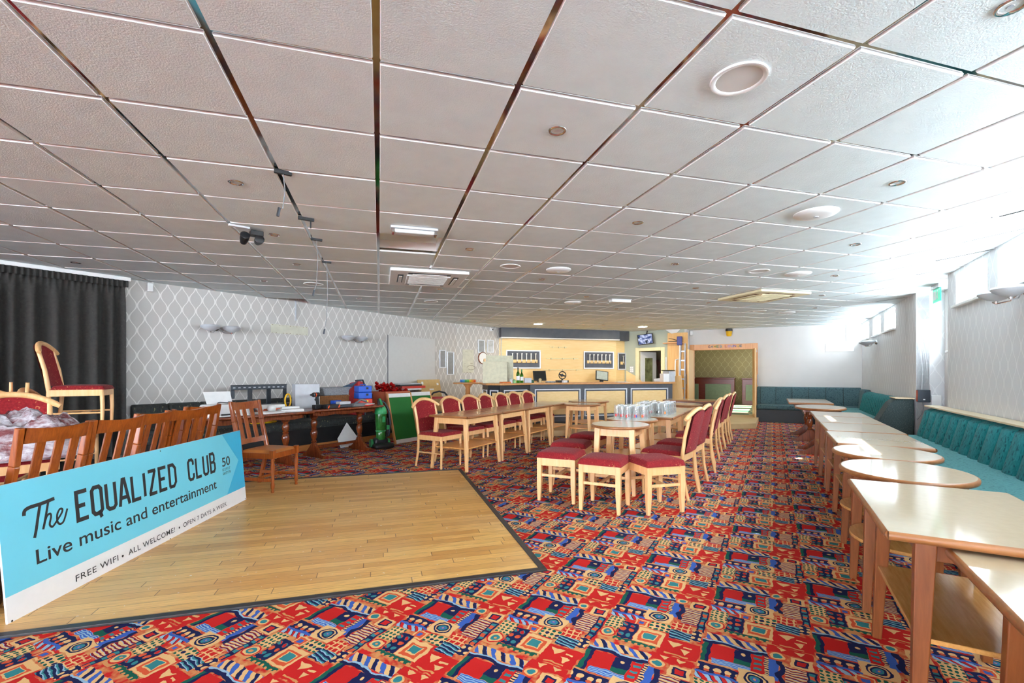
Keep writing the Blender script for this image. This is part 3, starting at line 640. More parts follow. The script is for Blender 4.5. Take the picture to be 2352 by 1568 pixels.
side_table('rect', 0.60, 0.86, 0.74, 'last rectangular table of the green bench row, before the pedestal tables', uv(7.475, 0.752), group='side tables along the green bench', **RS)

TURN = [(0.030, 0.0), (0.030, 0.03), (0.046, 0.05), (0.030, 0.075), (0.042, 0.12), (0.054, 0.18), (0.048, 0.23), (0.033, 0.265), (0.046, 0.28), (0.033, 0.295), (0.048, 0.34), (0.050, 0.39), (0.034, 0.435), (0.046, 0.455), (0.034, 0.475)]
def refectory(w, l, z, lab, loc, rz, lam, shape='rect', group=None, cols=(-0.36, 0.36), wood_=M_dark):
    """long table: top, scalloped frieze, turned columns on sledge feet, low stretcher"""
    t = thing('refectory_table', lab, 'table', loc, rz, group)
    pts = oval(l, w, 48) if shape == 'oval' else rect(l, w, 0.02)
    top_parts(t, pts, z, 0.035, lam, wood_ if lam is M_dark else M_edge)
    zz = z-0.035
    for sy in (-1, 1):
        n = 36; x0, x1 = -l/2+0.12, l/2-0.12; vs = []; 
        for i in range(n+1):
            x = x0+(x1-x0)*i/n; vs.append((x, zz-0.055-0.020*abs(math.sin(i/n*PI*3))))
        poly = [(x1, zz), (x0, zz)]+vs
        M = Matrix(((1, 0, 0, 0), (0, 0, 1, sy*(w/2-0.12)), (0, 1, 0, 0), (0, 0, 0, 1)))
        MB().prism(poly, -0.009, 0.009, 0, M).build('frieze', wood_, t)
    for x in cols:
        c = MB(); c.lathe([(r, q*(zz-0.30)/0.475+0.20) for r, q in TURN], 20, (x, 0, 0)); c.box(x-0.04, x+0.04, -0.04, 0.04, zz-0.11, zz); c.box(x-0.035, x+0.035, -0.035, 0.035, 0.06, 0.21)
        cc = c.build('column', wood_, t, 0, 40)
        fp = [(-w*0.42, 0.0), (w*0.42, 0.0), (w*0.42, 0.045), (w*0.30, 0.06), (0.07, 0.17), (0.04, 0.22), (-0.04, 0.22), (-0.07, 0.17), (-w*0.30, 0.06), (-w*0.42, 0.045)]
        M = Matrix(((0, 0, 1, x), (1, 0, 0, 0), (0, 1, 0, 0), (0, 0, 0, 1)))
        MB().prism(fp, -0.022, 0.022, 0, M).build('sledge_foot', wood_, t, 0.004)
        MB().box(x-0.025, x+0.025, -w*0.36, w*0.36, zz-0.04, zz-0.001).build('top_bearer', wood_, t, 0.004)
    MB().box(cols[0], cols[1], -0.02, 0.02, 0.13, 0.17).build('stretcher', wood_, t, 0.004)
    return t
refectory(0.70, 1.15, 0.74, 'oval pale topped pedestal table with dark turned base, by the far green seating', uv(9.0, 0.66), ROT_UV+PI/2, M_lam, 'oval', 'pedestal tables at the end of the room', (-0.27, 0.27))
refectory(0.70, 1.60, 0.74, 'rectangular pale topped pedestal table furthest along, in the corner of green seating', uv(10.85, 0.60), ROT_UV+PI/2, M_lam, 'rect', 'pedestal tables at the end of the room', (-0.5, 0.5))
refectory(0.62, 1.50, 0.745, 'dark wood refectory table holding the white printer', lw(0.98, 1.40), ROT_L, M_dark, group='dark refectory tables before the black bench', cols=(-0.48, 0.48))
refectory(0.62, 1.37, 0.745, 'dark wood refectory table holding the drill and tool boxes', lw(2.42, 1.25), ROT_L, M_dark, group='dark refectory tables before the black bench', cols=(-0.42, 0.42))

# the long row of plain beech tables and the oval ones round it
LS = dict(frame=M_beech, lam=M_lamt, shelfm=M_beech2, edge=M_edge)
LV = -3.745
for i, (u0, u1, lab) in enumerate(((4.93, 5.83, 'beech table at the dance floor end of the long row'), (5.83, 6.70, 'second beech table of the long row, between the end table and the third'),
                                  (6.70, 7.60, 'third beech table of the long row, counted from the dance floor'), (7.60, 8.50, 'fourth beech table of the long row, nearest the bar'))):
    side_table('rect', 0.64, u1-u0-0.004, 0.72, lab, uv((u0+u1)/2, LV), group='beech tables of the long row', ins=0.085, splay=0.05, shelf=0.30, **LS)
LO = dict(frame=M_beech, lam=M_lam2, shelfm=M_beech2, edge=M_edge)
side_table('oval', 0.66, 0.70, 0.72, 'small round beech table between the long row and the glasses', uv(8.13, -3.07), group='oval beech tables', ins=0.10, shelf=0.30, **LS)
side_table('oval', 0.80, 0.95, 0.72, 'oval beech table beyond the long row, closest to the bar front', uv(9.10, -3.30), group='oval beech tables', shelf=0.30, **LS)
side_table('oval', 0.63, 0.70, 0.72, 'oval cream topped table behind the three red stools', uv(5.09, -1.48), group='oval beech tables', shelf=0.30, **LO)
side_table('oval', 0.62, 0.66, 0.718, 'oval cream topped table carrying the smaller cluster of glasses', uv(5.78, -1.53), group='oval beech tables', shelf=0.30, **LO)
side_table('rect', 0.60, 0.94, 0.72, 'cream topped rectangular table carrying the larger cluster of glasses', uv(6.56, -1.40), group='cream tables beside the red chairs', ins=0.07, shelf=0.30, **LO)
side_table('rect', 0.60, 0.94, 0.72, 'cream topped rectangular table behind the larger cluster of glasses', uv(7.51, -1.40), group='cream tables beside the red chairs', ins=0.07, shelf=0.30, **LO)
side_table('oval', 0.64, 0.74, 0.72, 'oval table just beyond the two glass tables, on the way to the doorway', uv(8.95, -1.42), group='oval beech tables', shelf=0.30, **LO)
side_table('rect', 1.25, 0.60, 0.74, 'long low brown table last before the double doorway', uv(10.1, -1.35), group='cream tables beside the red chairs', ins=0.1, shelf=0.0, frame=M_dark, lam=M_lamt, shelfm=M_beech2, edge=M_edge)

# ------------------------------------------------------------------ red upholstered beech chairs and stools
def cushion(w, d, z, h, puff=0.022):
    def fn(a, b):
        x = (a*2-1); y = (b*2-1); e = max(abs(x), abs(y))
        k = max(0.0, 1-abs(x)**4)*max(0.0, 1-abs(y)**4)
        return (x*w/2*(1-0.02*(1-k)), y*d/2*(1-0.02*(1-k)), z+h*min(1.0, (1-e)*14)**0.5+puff*k**0.6)
    m = MB(); m.grid(fn, 24, 24); m.box(-w/2*0.98, w/2*0.98, -d/2*0.98, d/2*0.98, z-0.002, z+0.004); return m
def red_chair(lab, loc, rz, group, frame=M_beech):
    t = thing('dining_chair', lab, 'chair', loc, rz, group)
    cs = cushion(0.45, 0.43, 0.44, 0.028); cs.v = [(x, y+0.015, z) for x, y, z in cs.v]; cs.build('seat', M_red, t, 0, 60)
    fr = MB()
    fr.box(-0.215, 0.215, 0.195, 0.217, 0.375, 0.44).box(-0.205, 0.205, -0.205, -0.185, 0.375, 0.44)
    for s in (-1, 1): fr.box(s*0.215-0.011, s*0.215+0.011, -0.20, 0.21, 0.375, 0.44)
    fr.build('seat_frame', frame, t, 0.004)
    for s in (-1, 1):
        MB().tube([(s*0.20, 0.20, 0.44), (s*0.20, 0.205, 0.25), (s*0.198, 0.20, 0.0)], [0.019, 0.018, 0.013], 10).build('leg', frame, t, 0, 40)
        MB().tube([(s*0.195, -0.265, 0.0), (s*0.197, -0.222, 0.20), (s*0.20, -0.205, 0.42), (s*0.205, -0.235, 0.64), (s*0.205, -0.285, 0.845)], [0.014, 0.018, 0.020, 0.018, 0.017], 10).build('rear_leg', frame, t, 0, 40)
        MB().tube([(s*0.199, 0.20, 0.20), (s*0.198, -0.225, 0.20)], 0.009, 8).build('stretcher', frame, t, 0, 40)
    MB().tube([(-0.198, 0.03, 0.20), (0.198, 0.03, 0.20)], 0.009, 8).build('stretcher', frame, t, 0, 40)
    n = 18; pts = []
    for i in range(n+1):
        q = i/n*2-1; pts.append((q*0.266, -0.315+0.055*q*q, 0.915-0.100*abs(q)**2.1))
    MB().tube(pts, [0.017]+[0.023]*(n-1)+[0.017], 12).build('top_rail', frame, t, 0, 50)
    def bk(off):
        def fn(a, b):
            q = a*2-1; top = 0.905-0.055*abs(q)**2.1; z = 0.475+(top-0.475)*b
            y = -0.212-(z-0.45)*0.225-0.02*(1-q*q); return (q*0.19, y+off, z)
        return fn
    MB().grid(bk(0.022), 14, 12).grid(bk(-0.018), 14, 12).build('back_pad', M_red, t, 0, 60)
    return t
def red_stool(lab, loc, rz, group):
    t = thing('stool', lab, 'stool', loc, rz, group); w = 0.40
    cushion(0.42, 0.42, 0.435, 0.035, 0.032).build('seat', M_red, t, 0, 60)
    ap = MB()
    for s in (-1, 1):
        ap.box(-w/2+0.02, w/2-0.02, s*(w/2-0.018)-0.010, s*(w/2-0.018)+0.010, 0.355, 0.435); ap.box(s*(w/2-0.018)-0.010, s*(w/2-0.018)+0.010, -w/2+0.02, w/2-0.02, 0.355, 0.435)
    ap.build('apron', M_beech, t, 0.003)
    for sx in (-1, 1):
        for sy in (-1, 1):
            q = w/2-0.025
            m = MB(); m.bar((sx*q, sy*q, 0.435), (sx*q, sy*q, 0.18), 0.046, 0.046, (1, 0, 0)); m.bar((sx*q, sy*q, 0.18), (sx*(q+0.004), sy*(q+0.004), 0), 0.046, 0.046, (1, 0, 0), 0.030, 0.030); m.build('leg', M_beech, t, 0.003)
    for s in (-1, 1): MB().box(-0.18, 0.18, s*0.175-0.008, s*0.175+0.008, 0.245, 0.272).build('stretcher', M_beech, t, 0.002)
    MB().box(-0.008, 0.008, -0.17, 0.17, 0.25, 0.275).build('stretcher', M_beech, t, 0.002)
    return t
GC1 = 'red chairs behind the long row of beech tables'
names1 = ['red chair beside the green boards, first of those behind the long beech row', 'second red chair behind the long beech row, counted from the green boards', 'third red chair behind the long beech row, counted from the green boards',
          'fourth red chair behind the long beech row, at its middle', 'fifth red chair behind the long beech row, two before the bar end', 'sixth red chair behind the long beech row, next but one to the bar', 'last red chair behind the long beech row, in front of the shaded bar panel']
ch = None
for i, u in enumerate((5.15, 5.78, 6.28, 6.79, 7.30, 7.81, 8.32)):
    rz = face(V)+random.uniform(-0.05, 0.05) if i else face(V)-0.06; p = uv(u, -4.04-(0.02 if i % 2 else 0))
    if ch is None: ch = red_chair(names1[0], p, rz, GC1)
    else: dup(ch, p, rz, names1[i], GC1)
GC2 = 'red chairs along the open aisle'
names2 = ['red backed chair at the aisle, beside the stools', 'second red backed chair at the aisle, overlapping the first', 'third red backed chair at the aisle, turned a little, by the larger glasses', 'fourth red backed chair at the aisle, past the larger glasses',
          'fifth red backed chair at the aisle, before the last two', 'sixth red backed chair at the aisle, last but one', 'last red backed chair at the aisle, closest to the double doorway']
for i, (u, v, dz) in enumerate(((5.18, -0.98, -0.14), (5.78, -0.96, -0.10), (6.66, -0.93, 0.10), (7.35, -0.97, -0.06), (8.46, -0.98, -0.05), (9.10, -0.98, -0.04), (9.72, -0.95, 0.0))):
    dup(ch, uv(u, v), face(-V)+dz, names2[i], GC2)
GS = 'red topped stools round the oval tables'
stl = red_stool('red topped stool standing furthest out towards the dance floor', uv(4.43, -1.90), ROT_UV+0.10, GS)
dup(stl, uv(4.31, -1.40), ROT_UV+0.03, 'red topped stool in the middle of the front three', GS)
dup(stl, uv(4.51, -0.985), ROT_UV+0.80, 'red topped stool turned cornerwise, beside the aisle chairs', GS)
dup(stl, uv(5.10, -2.06), ROT_UV+0.15, 'red topped stool tucked behind the front three, before the oval table', GS)
dup(stl, uv(5.85, -2.10), ROT_UV-0.1, 'red topped stool half hidden behind the oval table legs', GS)

# ------------------------------------------------------------------ slat-back chairs behind the sign
def slat_chair(lab, loc, rz, group, Hh=0.97):
    t = thing('slat_back_chair', lab, 'chair', loc, rz, group); w = 0.44
    def by(z): return -0.20-max(0, z-0.42)*0.24
    for s in (-1, 1):
        m = MB(); x = s*(w/2-0.02)
        m.bar((x, -0.30, 0), (x, -0.20, 0.42), 0.034, 0.040, (1, 0, 0)); m.bar((x, -0.20, 0.42), (x, by(0.75), 0.75), 0.034, 0.044, (1, 0, 0)); m.bar((x, by(0.75), 0.75), (x*1.03, by(Hh)+0.01, Hh), 0.034, 0.044, (1, 0, 0), 0.036, 0.030)
        m.build('rear_leg', M_slat, t, 0.006)
        q = s*(w/2-0.03)
        MB().box(q-0.022, q+0.022, 0.168, 0.212, 0.37, 0.455).lathe([(0.014, 0.0), (0.018, 0.02), (0.013, 0.04), (0.020, 0.055), (0.022, 0.09), (0.016, 0.12), (0.020, 0.135), (0.014, 0.16), (0.019, 0.23), (0.022, 0.29), (0.015, 0.33), (0.021, 0.345), (0.015, 0.375)], 14, (q, 0.19, 0)).build('front_leg', M_slat, t, 0, 40)
        MB().box(q-0.010, q+0.010, -0.22, 0.18, 0.365, 0.425).build('seat_rail', M_slat, t, 0.003)
        MB().box(q-0.009, q+0.009, -0.255, 0.18, 0.12, 0.155).build('stretcher', M_slat, t, 0.003)
    MB().box(-w/2+0.03, w/2-0.03, -0.05, -0.03, 0.125, 0.15).build('stretcher', M_slat, t, 0.003)
    MB().box(-w/2+0.03, w/2-0.03, 0.18, 0.20, 0.365, 0.425).box(-w/2+0.03, w/2-0.03, -0.215, -0.195, 0.365, 0.425).build('seat_rail', M_slat, t, 0.003)
    cs = cushion(w-0.05, 0.40, 0.422, 0.018, 0.02); cs.v = [(x, y-0.01, z) for x, y, z in cs.v]; cs.build('seat', M_leather, t, 0, 60)
    def rail(z0, z1):
        def fn(off):
            def g(a, b):
                q = a*2-1; z = z0+(z1-z0)*b+0.012*(b*q*q); return (q*(w/2-0.035), by(z)+off-0.03*(1-q*q), z)
            return g
        m = MB(); m.grid(fn(0.010), 10, 2); m.grid(fn(-0.010), 10, 2); m.grid(lambda a, b: (fn(0.010)(a, 1) if b < .5 else fn(-0.010)(a, 1)), 10, 1); m.grid(lambda a, b: (fn(0.010)(a, 0) if b < .5 else fn(-0.010)(a, 0)), 10, 1); return m
    rail(Hh-0.095, Hh-0.015).build('top_rail', M_slat, t, 0, 50)
    rail(0.50, 0.55).build('lower_rail', M_slat, t, 0, 50)
    for q in (-0.55, 0.0, 0.55):
        x = q*(w/2-0.035); o = -0.03*(1-q*q)
        MB().bar((x, by(0.54)+o, 0.54), (x, by(Hh-0.09)+o, Hh-0.09), 0.052, 0.012, (1, 0, 0)).build('back_slat', M_slat, t, 0.002)
    return t
GK = 'slat-back chairs behind the blue sign'
sl = slat_chair('orange brown slat-back chair behind the low end of the sign, below the wrapped cushions', Vector((-3.10, 2.86, 0)), face(Vector((-1, 0.05, 0))), GK)
for p, d, lab in (((-3.10, 3.30), (-1, 0.0), 'second slat-back chair behind the sign, counted from the wrapped cushions'), ((-3.22, 3.79), (-1, -0.03), 'third slat-back chair behind the sign, at the middle of that row'),
                  ((-3.20, 4.16), (-1, 0.10), 'fourth slat-back chair behind the sign, counted from the wrapped cushions'), ((-3.33, 4.58), (-1, 0.12), 'fifth slat-back chair behind the sign, in front of the printer')):
    dup(sl, Vector(p+(0,)), face(Vector(d+(0,))), lab, GK)
dup(sl, Vector((-2.70, 5.19, 0)), face(Vector((0.95, -0.20, 0))), 'slat-back chair with tan leather seat standing free at the end of the sign', 'free standing slat-back chair')

# ------------------------------------------------------------------ low stage with the stacked beech chairs
st = MB().prism([(-3.9, -0.05), (-3.9, -3.0), (-1.30, -3.0), (-1.05, -1.62), (-0.12, -1.62), (-0.12, -0.05)], 0.0, 0.20).build('stage_platform', pm('stage_black', (40, 38, 36), 0.6, 0, 0.2)); st.location = L0; st.rotation_euler = (0, 0, ROT_L); tag(st, 'low black stage in front of the black curtain', 'stage')
GX = 'beech chairs stacked on the stage'
def stagechair(p, d, lab, flip=False, tilt=0.0):
    if flip:
        r = dup(ch, p, 0, lab, GX, (PI, 0, face(d))); return r
    r = dup(ch, p, face(d), lab, GX); return r
fd = Vector((0.87, 0.50, 0)).normalized()
stagechair(Vector((-4.66, 4.86, 0.20)), fd, 'lower beech chair of the stack before the curtain, under the upright one')
stagechair(Vector((-4.66, 4.86, 0.672))+fd*0.13, fd, 'red seated beech chair standing highest on the stack before the curtain')
stagechair(Vector((-4.95, 4.40, 0.20)), Vector((0.9, -0.5, 0)), 'beech chair under the overturned ones at the picture edge')
stagechair(Vector((-4.97, 4.42, 1.19)), Vector((0.9, -0.5, 0)), 'overturned beech chair with its legs up against the black curtain', True)
stagechair(Vector((-3.62, 3.38, 0.20)), Vector((0.75, -0.66, 0)), 'red backed beech chair facing out, holding the wrapped cushions')
def crumple(a, b):
    x = a*2-1; y = b*2-1; r = max(abs(x), abs(y)); k = max(0.0, 1-r**3)
    rr = random.Random(int(a*997)*31+int(b*991)); w_ = 0.03*math.sin(9*x+4*y)+0.025*math.sin(14*y-6*x)+0.012*math.sin(31*x+19*y)
    return (x*0.38*(1+0.10*math.sin(5*y)), y*0.26*(1+0.12*math.sin(4*x)), 0.02+0.27*k**0.5+w_*k+0.02*rr.random()*k)
M_plastic = pm('wrapped_plastic', (206, 204, 210), 0.18, 0, 0.3, 9, 0.4); 
def mat_wrap():
    m, nt, bs = new_mat('crumpled_clear_wrap'); o = objc(nt); n = noise(nt, mapped(nt, o, (1, 3, 2)), 7.0, 4.0, 0.6)
    cc = mixc(nt, stretch(n, 0.40, 0.60), col(112, 60, 62), col(196, 192, 198)); nt.links.new(cc.k, bs.inputs['Base Color']); bs.inputs['Roughness'].default_value = 0.15
    bump(nt, bs, n, 0.8, 0.03); return m
wr = MB().grid(crumple, 40, 30).box(-0.30, 0.30, -0.20, 0.20, 0.0, 0.05).build('wrapped_cushions', mat_wrap(), None, 0, 60); wr.location = (-3.53, 3.30, 0.675); wr.rotation_euler = (0.0, 0.0, 0.75); tag(wr, 'bundle of red cushions wrapped in crumpled clear plastic', 'bundle')
bag = MB().lathe([(0.10, 0.0), (0.24, 0.03), (0.25, 0.30), (0.22, 0.55), (0.19, 0.66), (0.10, 0.725), (0.03, 0.745)], 22, (0, 0, 0), 1.0, 0.9).build('black_sack', pm('black_sack_plastic', (26, 26, 30), 0.18, 0, 0.3, 12, 0.5), None, 0, 50); bag.location = (-2.98, 2.42, 0); tag(bag, 'shiny black plastic sack peeping over the low end of the sign', 'sack')
# ------------------------------------------------------------------ the leaning club sign
SBL = Vector((-2.5556, 2.3590, 0.0)); SEX = Vector((-0.05437, 0.99852, 0)); SEY = Vector((-0.0889, -0.00484, 0.99603)).normalized(); SN = SEX.cross(SEY)   # faces the room
SM = Matrix(((SEX.x, SEY.x, SN.x, SBL.x), (SEX.y, SEY.y, SN.y, SBL.y), (SEX.z, SEY.z, SN.z, SBL.z), (0, 0, 0, 1)))
SL, SH = 2.3464, 0.7078
sign = bpy.data.objects.new('club_sign', None); COL.objects.link(sign); sign.matrix_world = SM; sign.empty_display_size = 0.1
tag(sign, 'long sky blue and white sign board THE EQUALIZED CLUB leaning on the slat-back chairs', 'sign')
M_sky = pm('sky_blue_vinyl', (112, 204, 226), 0.35, 0, 0.03, 2); M_sky2 = pm('deep_sky_vinyl', (58, 176, 216), 0.35, 0, 0.03, 2); M_ink = pm('sign_ink', (40, 40, 44), 0.5, 0, 0.1); M_signw = pm('sign_white', (232, 230, 230), 0.4, 0, 0.02)
MB().box(0, SL, 0, SH, -0.010, 0.0).build('board', M_signw, sign, 0.001)
MB().box(0.001, SL-0.001, 0.140, SH-0.001, 0.0002, 0.0008).build('blue_panel', M_sky, sign)
MB().prism([(2.02, 0.140), (SL-0.001, 0.140), (SL-0.001, SH-0.001), (2.023, SH-0.001), (2.265, 0.42)], 0.0009, 0.0014).build('arrow_panel', M_sky2, sign)
def strokes(mb, lines, t, z=0.0016):
    """flat ribbons of width t along polylines, mitred"""
    for ln in lines:
        pts = [Vector(p) for p in ln]; n = len(pts); Lf = []; Rt = []
        for i in range(n):
            a = (pts[i]-pts[i-1]).normalized() if i else (pts[1]-pts[0]).normalized(); b = (pts[i+1]-pts[i]).normalized() if i < n-1 else a
            na = Vector((-a.y, a.x)); nb = Vector((-b.y, b.x)); m = na+nb; m = m/max(0.45, m.dot(na))
            Lf.append(pts[i]+m*t/2); Rt.append(pts[i]-m*t/2)
        vs = [(p.x, p.y, z) for p in Lf]+[(p.x, p.y, z) for p in Rt]
        mb.add(vs, [(i, n+i, n+i+1, i+1) for i in range(n-1)])
def letter(c):   # condensed display capitals on a 1 x 1 box
    r = 0.18
    return {'E': [[(0.95, 0), (0.1, 0), (0.1, 1), (0.95, 1)], [(0.1, 0.5), (0.75, 0.5)]],
            'Q': [[(0.5, 0), (0.28, 0), (0.1, r*0.6), (0.1, 1-r*0.6), (0.28, 1), (0.72, 1), (0.9, 1-r*0.6), (0.9, r*0.6), (0.72, 0), (0.5, 0)], [(0.62, 0.10), (0.80, -0.18)]],
            'U': [[(0.1, 1), (0.1, r*0.6), (0.3, 0), (0.7, 0), (0.9, r*0.6), (0.9, 1)]],
            'A': [[(0.02, -0.06), (0.44, 1.06)], [(0.56, 1.06), (0.98, -0.06)], [(0.44, 1.0), (0.56, 1.0)], [(0.16, 0.26), (0.84, 0.26)]], 'L': [[(0.1, 1), (0.1, 0), (0.95, 0)]], 'I': [[(0.5, 0), (0.5, 1)]],
            'Z': [[(0.05, 1), (0.95, 1)], [(0.86, 1.0), (0.14, 0.0)], [(0.05, 0), (0.95, 0)]],
            'D': [[(0.1, 0), (0.1, 1), (0.62, 1), (0.9, 1-r), (0.9, r), (0.62, 0), (0.05, 0)]],
            'C': [[(0.9, 0.72), (0.9, 1-r*0.6), (0.7, 1), (0.3, 1), (0.1, 1-r*0.6), (0.1, r*0.6), (0.3, 0), (0.7, 0), (0.9, r*0.6), (0.9, 0.28)]],
            'B': [[(0.1, 0.52), (0.68, 0.52), (0.86, 0.66), (0.86, 0.88), (0.68, 1), (0.1, 1), (0.1, 0), (0.72, 0), (0.92, 0.14), (0.92, 0.40), (0.72, 0.52)]]}[c]
def word(mb, s, x, y, w, h, gap, t):
    for c in s:
        ww = w*(0.34 if c == 'I' else 1.0); strokes(mb, [[(x+px*ww, y+t/2+py*(h-t)) for px, py in ln] for ln in letter(c)], t); x += ww+gap
    return x-gap
tt = MB(); word(tt, 'EQUALIZED', 0.440, 0.382, 0.087, 0.192, 0.0225, 0.0255); tt.build('lettering', M_ink, sign); tt = MB(); word(tt, 'CLUB', 1.492, 0.384, 0.078, 0.186, 0.0235, 0.0245); tt.build('lettering', M_ink, sign)
def spl(*p):      # smooth curve through the points
    pts = [Vector(q) for q in p]; out = []
    for i in range(len(pts)-1):
        p0 = pts[max(i-1, 0)]; p1 = pts[i]; p2 = pts[i+1]; p3 = pts[min(i+2, len(pts)-1)]
        for k in range(6):
            s = k/6; out.append(0.5*((2*p1)+(p2-p0)*s+(2*p0-5*p1+4*p2-p3)*s*s+(3*p1-p0-3*p2+p3)*s**3))
    return out+[pts[-1]]
sc_ = MB()
strokes(sc_, [spl((0.130, 0.520), (0.136, 0.545), (0.165, 0.556), (0.230, 0.558), (0.310, 0.566))], 0.020)
strokes(sc_, [spl((0.222, 0.552), (0.205, 0.490), (0.190, 0.430), (0.176, 0.386))], 0.017)
strokes(sc_, [spl((0.272, 0.560), (0.255, 0.500), (0.240, 0.450), (0.228, 0.415))], 0.014); strokes(sc_, [spl((0.236, 0.440), (0.256, 0.480), (0.276, 0.488), (0.280, 0.470), (0.268, 0.430), (0.282, 0.412), (0.300, 0.424))], 0.012)
strokes(sc_, [spl((0.300, 0.424), (0.345, 0.470), (0.352, 0.492), (0.336, 0.496), (0.318, 0.470), (0.316, 0.430), (0.332, 0.412), (0.356, 0.424), (0.384, 0.486))], 0.012)
sc_.build('script_lettering', M_ink, sign)
def split_words(me, name, parent, gap):
    """one object for each word of a line: cut where the run of letters has a wide gap"""
    import bmesh
    iv = sorted((min(me.vertices[i].co.x for i in p.vertices), max(me.vertices[i].co.x for i in p.vertices)) for p in me.polygons); cuts = []; hi = iv[0][1]
    for a, b in iv:
        if a-hi > gap: cuts.append((a+hi)/2)
        hi = max(hi, b)
    out = None
    for k in range(len(cuts)+1):
        lo_, hi_ = ([-1e9]+cuts)[k], (cuts+[1e9])[k]
        m2 = me.copy(); b = bmesh.new(); b.from_mesh(m2); bmesh.ops.delete(b, geom=[v for v in b.verts if not lo_ <= v.co.x < hi_], context='VERTS'); b.to_mesh(m2); b.free()
        out = bpy.data.objects.new(name, m2); COL.objects.link(out)
        if parent is not None: out.parent = parent
    return out
def text(body, x, y, w, h, parent, mat, name='lettering', shear=0.0, z=0.0016, bold=0.0, space=1.0, M=None, thick=0.0):
    cu = bpy.data.curves.new('type', 'FONT'); cu.body = body; cu.size = 1.0; cu.shear = shear; cu.offset = bold; cu.space_character = space; cu.extrude = 0.0
    o = bpy.data.objects.new('type', cu); COL.objects.link(o); bpy.context.view_layer.update()
    me = bpy.data.meshes.new_from_object(o.evaluated_get(bpy.context.evaluated_depsgraph_get())); bpy.data.objects.remove(o); bpy.data.curves.remove(cu)
    xs = [v.co.x for v in me.vertices]; ys = [v.co.y for v in me.vertices]; x0, x1 = min(xs), max(xs); y0, y1 = min(ys), max(ys)
    cap = 0.70 if h > 0 else 1; sy = h/0.69 if h > 0 else 1
    for v in me.vertices:
        q = Vector((x+(v.co.x-x0)/(x1-x0)*w, y+v.co.y*sy, z)); v.co = (M @ q) if M is not None else q
    me.materials.clear(); me.materials.append(mat)
    if ' ' in body: return split_words(me, name, parent, 0.16/(x1-x0)*w)
    ob = bpy.data.objects.new(name, me); COL.objects.link(ob)
    if parent is not None: ob.parent = parent
    return ob
text('Live music and entertainment', 0.175, 0.241, 1.692, 0.078, sign, M_ink, bold=0.008)
text('FREE WIFI', 0.396, 0.046, 0.318, 0.037, sign, M_ink, space=1.1, bold=0.003)
text('ALL WELCOME!', 0.802, 0.045, 0.470, 0.037, sign, M_ink, space=1.1, bold=0.003); text('OPEN 7 DAYS A WEEK', 1.374, 0.045, 0.622, 0.035, sign, M_ink, space=1.1, bold=0.003)
dd = MB()
for x in (0.752, 1.326): dd.prism([(x+px, 0.060+py) for px, py in oval(0.016, 0.016, 14)], 0.0010, 0.0016)
dd.build('bullet_points', M_ink, sign)
text('50', 1.983, 0.410, 0.132, 0.080, sign, M_ink, bold=0.012)
sm = MB(); rr = random.Random(3)
for y in (0.366, 0.330):   # two lines of small capitals, too worn to read
    for i in range(8):
        x = 1.984+i*0.0165
        strokes(sm, [[(x, y), (x+rr.uniform(-.002, .004), y+0.026)], [(x, y+rr.choice((0.002, 0.013, 0.024))), (x+0.009, y+rr.choice((0.002, 0.024)))]], 0.004)
sm.build('small_print', M_ink, sign)
hs = MB()
for x, y in ((1.194, 0.690), (0.021, 0.014), (2.325, 0.020), (1.215, 0.010)): hs.prism([(x+px, y+py) for px, py in oval(0.010, 0.010, 12)], 0.0015, 0.0022)
hs.build('screw_hole', M_blk, sign)

# ------------------------------------------------------------------ upholstered benches
def bench(name, lab, loc, rz, L, mats, seat_d=0.52, seat_z=0.44, back_h=0.84, chan=0.0, lean=0.10, thick=0.14, ledge=None, ends=None):
    """local x along the bench, +y into the room, the wall at y = 0"""
    t = thing(name, lab, 'bench', loc, rz); ms, mb_, mk = mats
    MB().box(0, L, 0.02, seat_d-0.05+thick*0, 0, seat_z-0.13).build('base', mk, t, 0.004)
    MB().box(0, L, 0.02, seat_d, seat_z-0.13, seat_z).build('seat', ms, t, 0.045, 45, 4)
    z0 = seat_z-0.02
    if chan:
        n = max(1, int(round(L/chan))); k = 10; nz = 8
        def fn(a, b):
            x = a*L; ph = (a*n) % 1.0; bul = math.sqrt(max(0.0, 1-(2*ph-1)**2)) if 0 < ph < 1 else 0.0
            z = z0+(back_h-z0)*b; edge = min(1.0, (1-b)*9)**0.5
            y = 0.03+thick*0.55*(0.35+0.65*edge)+lean*(1-b)+bul*(0.020+0.10*min(chan, 0.3))*(0.3+0.7*edge)
            return (x, y, z)
        m = MB(); m.grid(fn, n*k, nz)
        m.grid(lambda a, b: (fn(a, 1) if b > 0.5 else (a*L, 0.0, back_h)), n*k, 1)
        for a in (0.0, 1.0):
            pr = [fn(a, j/nz) for j in range(nz+1)]; m.add(pr+[(a*L, 0.0, back_h), (a*L, 0.0, z0)], [tuple(range(nz+3))])
        m.build('back', mb_, t, 0, 60)
    else:
        MB().prism([(0.0, z0), (0.03+thick*0.55+lean, z0), (0.03+thick*0.75, back_h-0.02), (0.02+thick*0.5, back_h), (0.0, back_h)], 0, L, 0, Matrix(((0, 0, 1, 0), (1, 0, 0, 0), (0, 1, 0, 0), (0, 0, 0, 1)))).build('back', mb_, t, 0.02, 45)
    if ledge: MB().box(-0.05, L+0.0, -0.001, 0.16, back_h+0.002, back_h+0.022).build('ledge', ledge, t, 0.004)
    return t
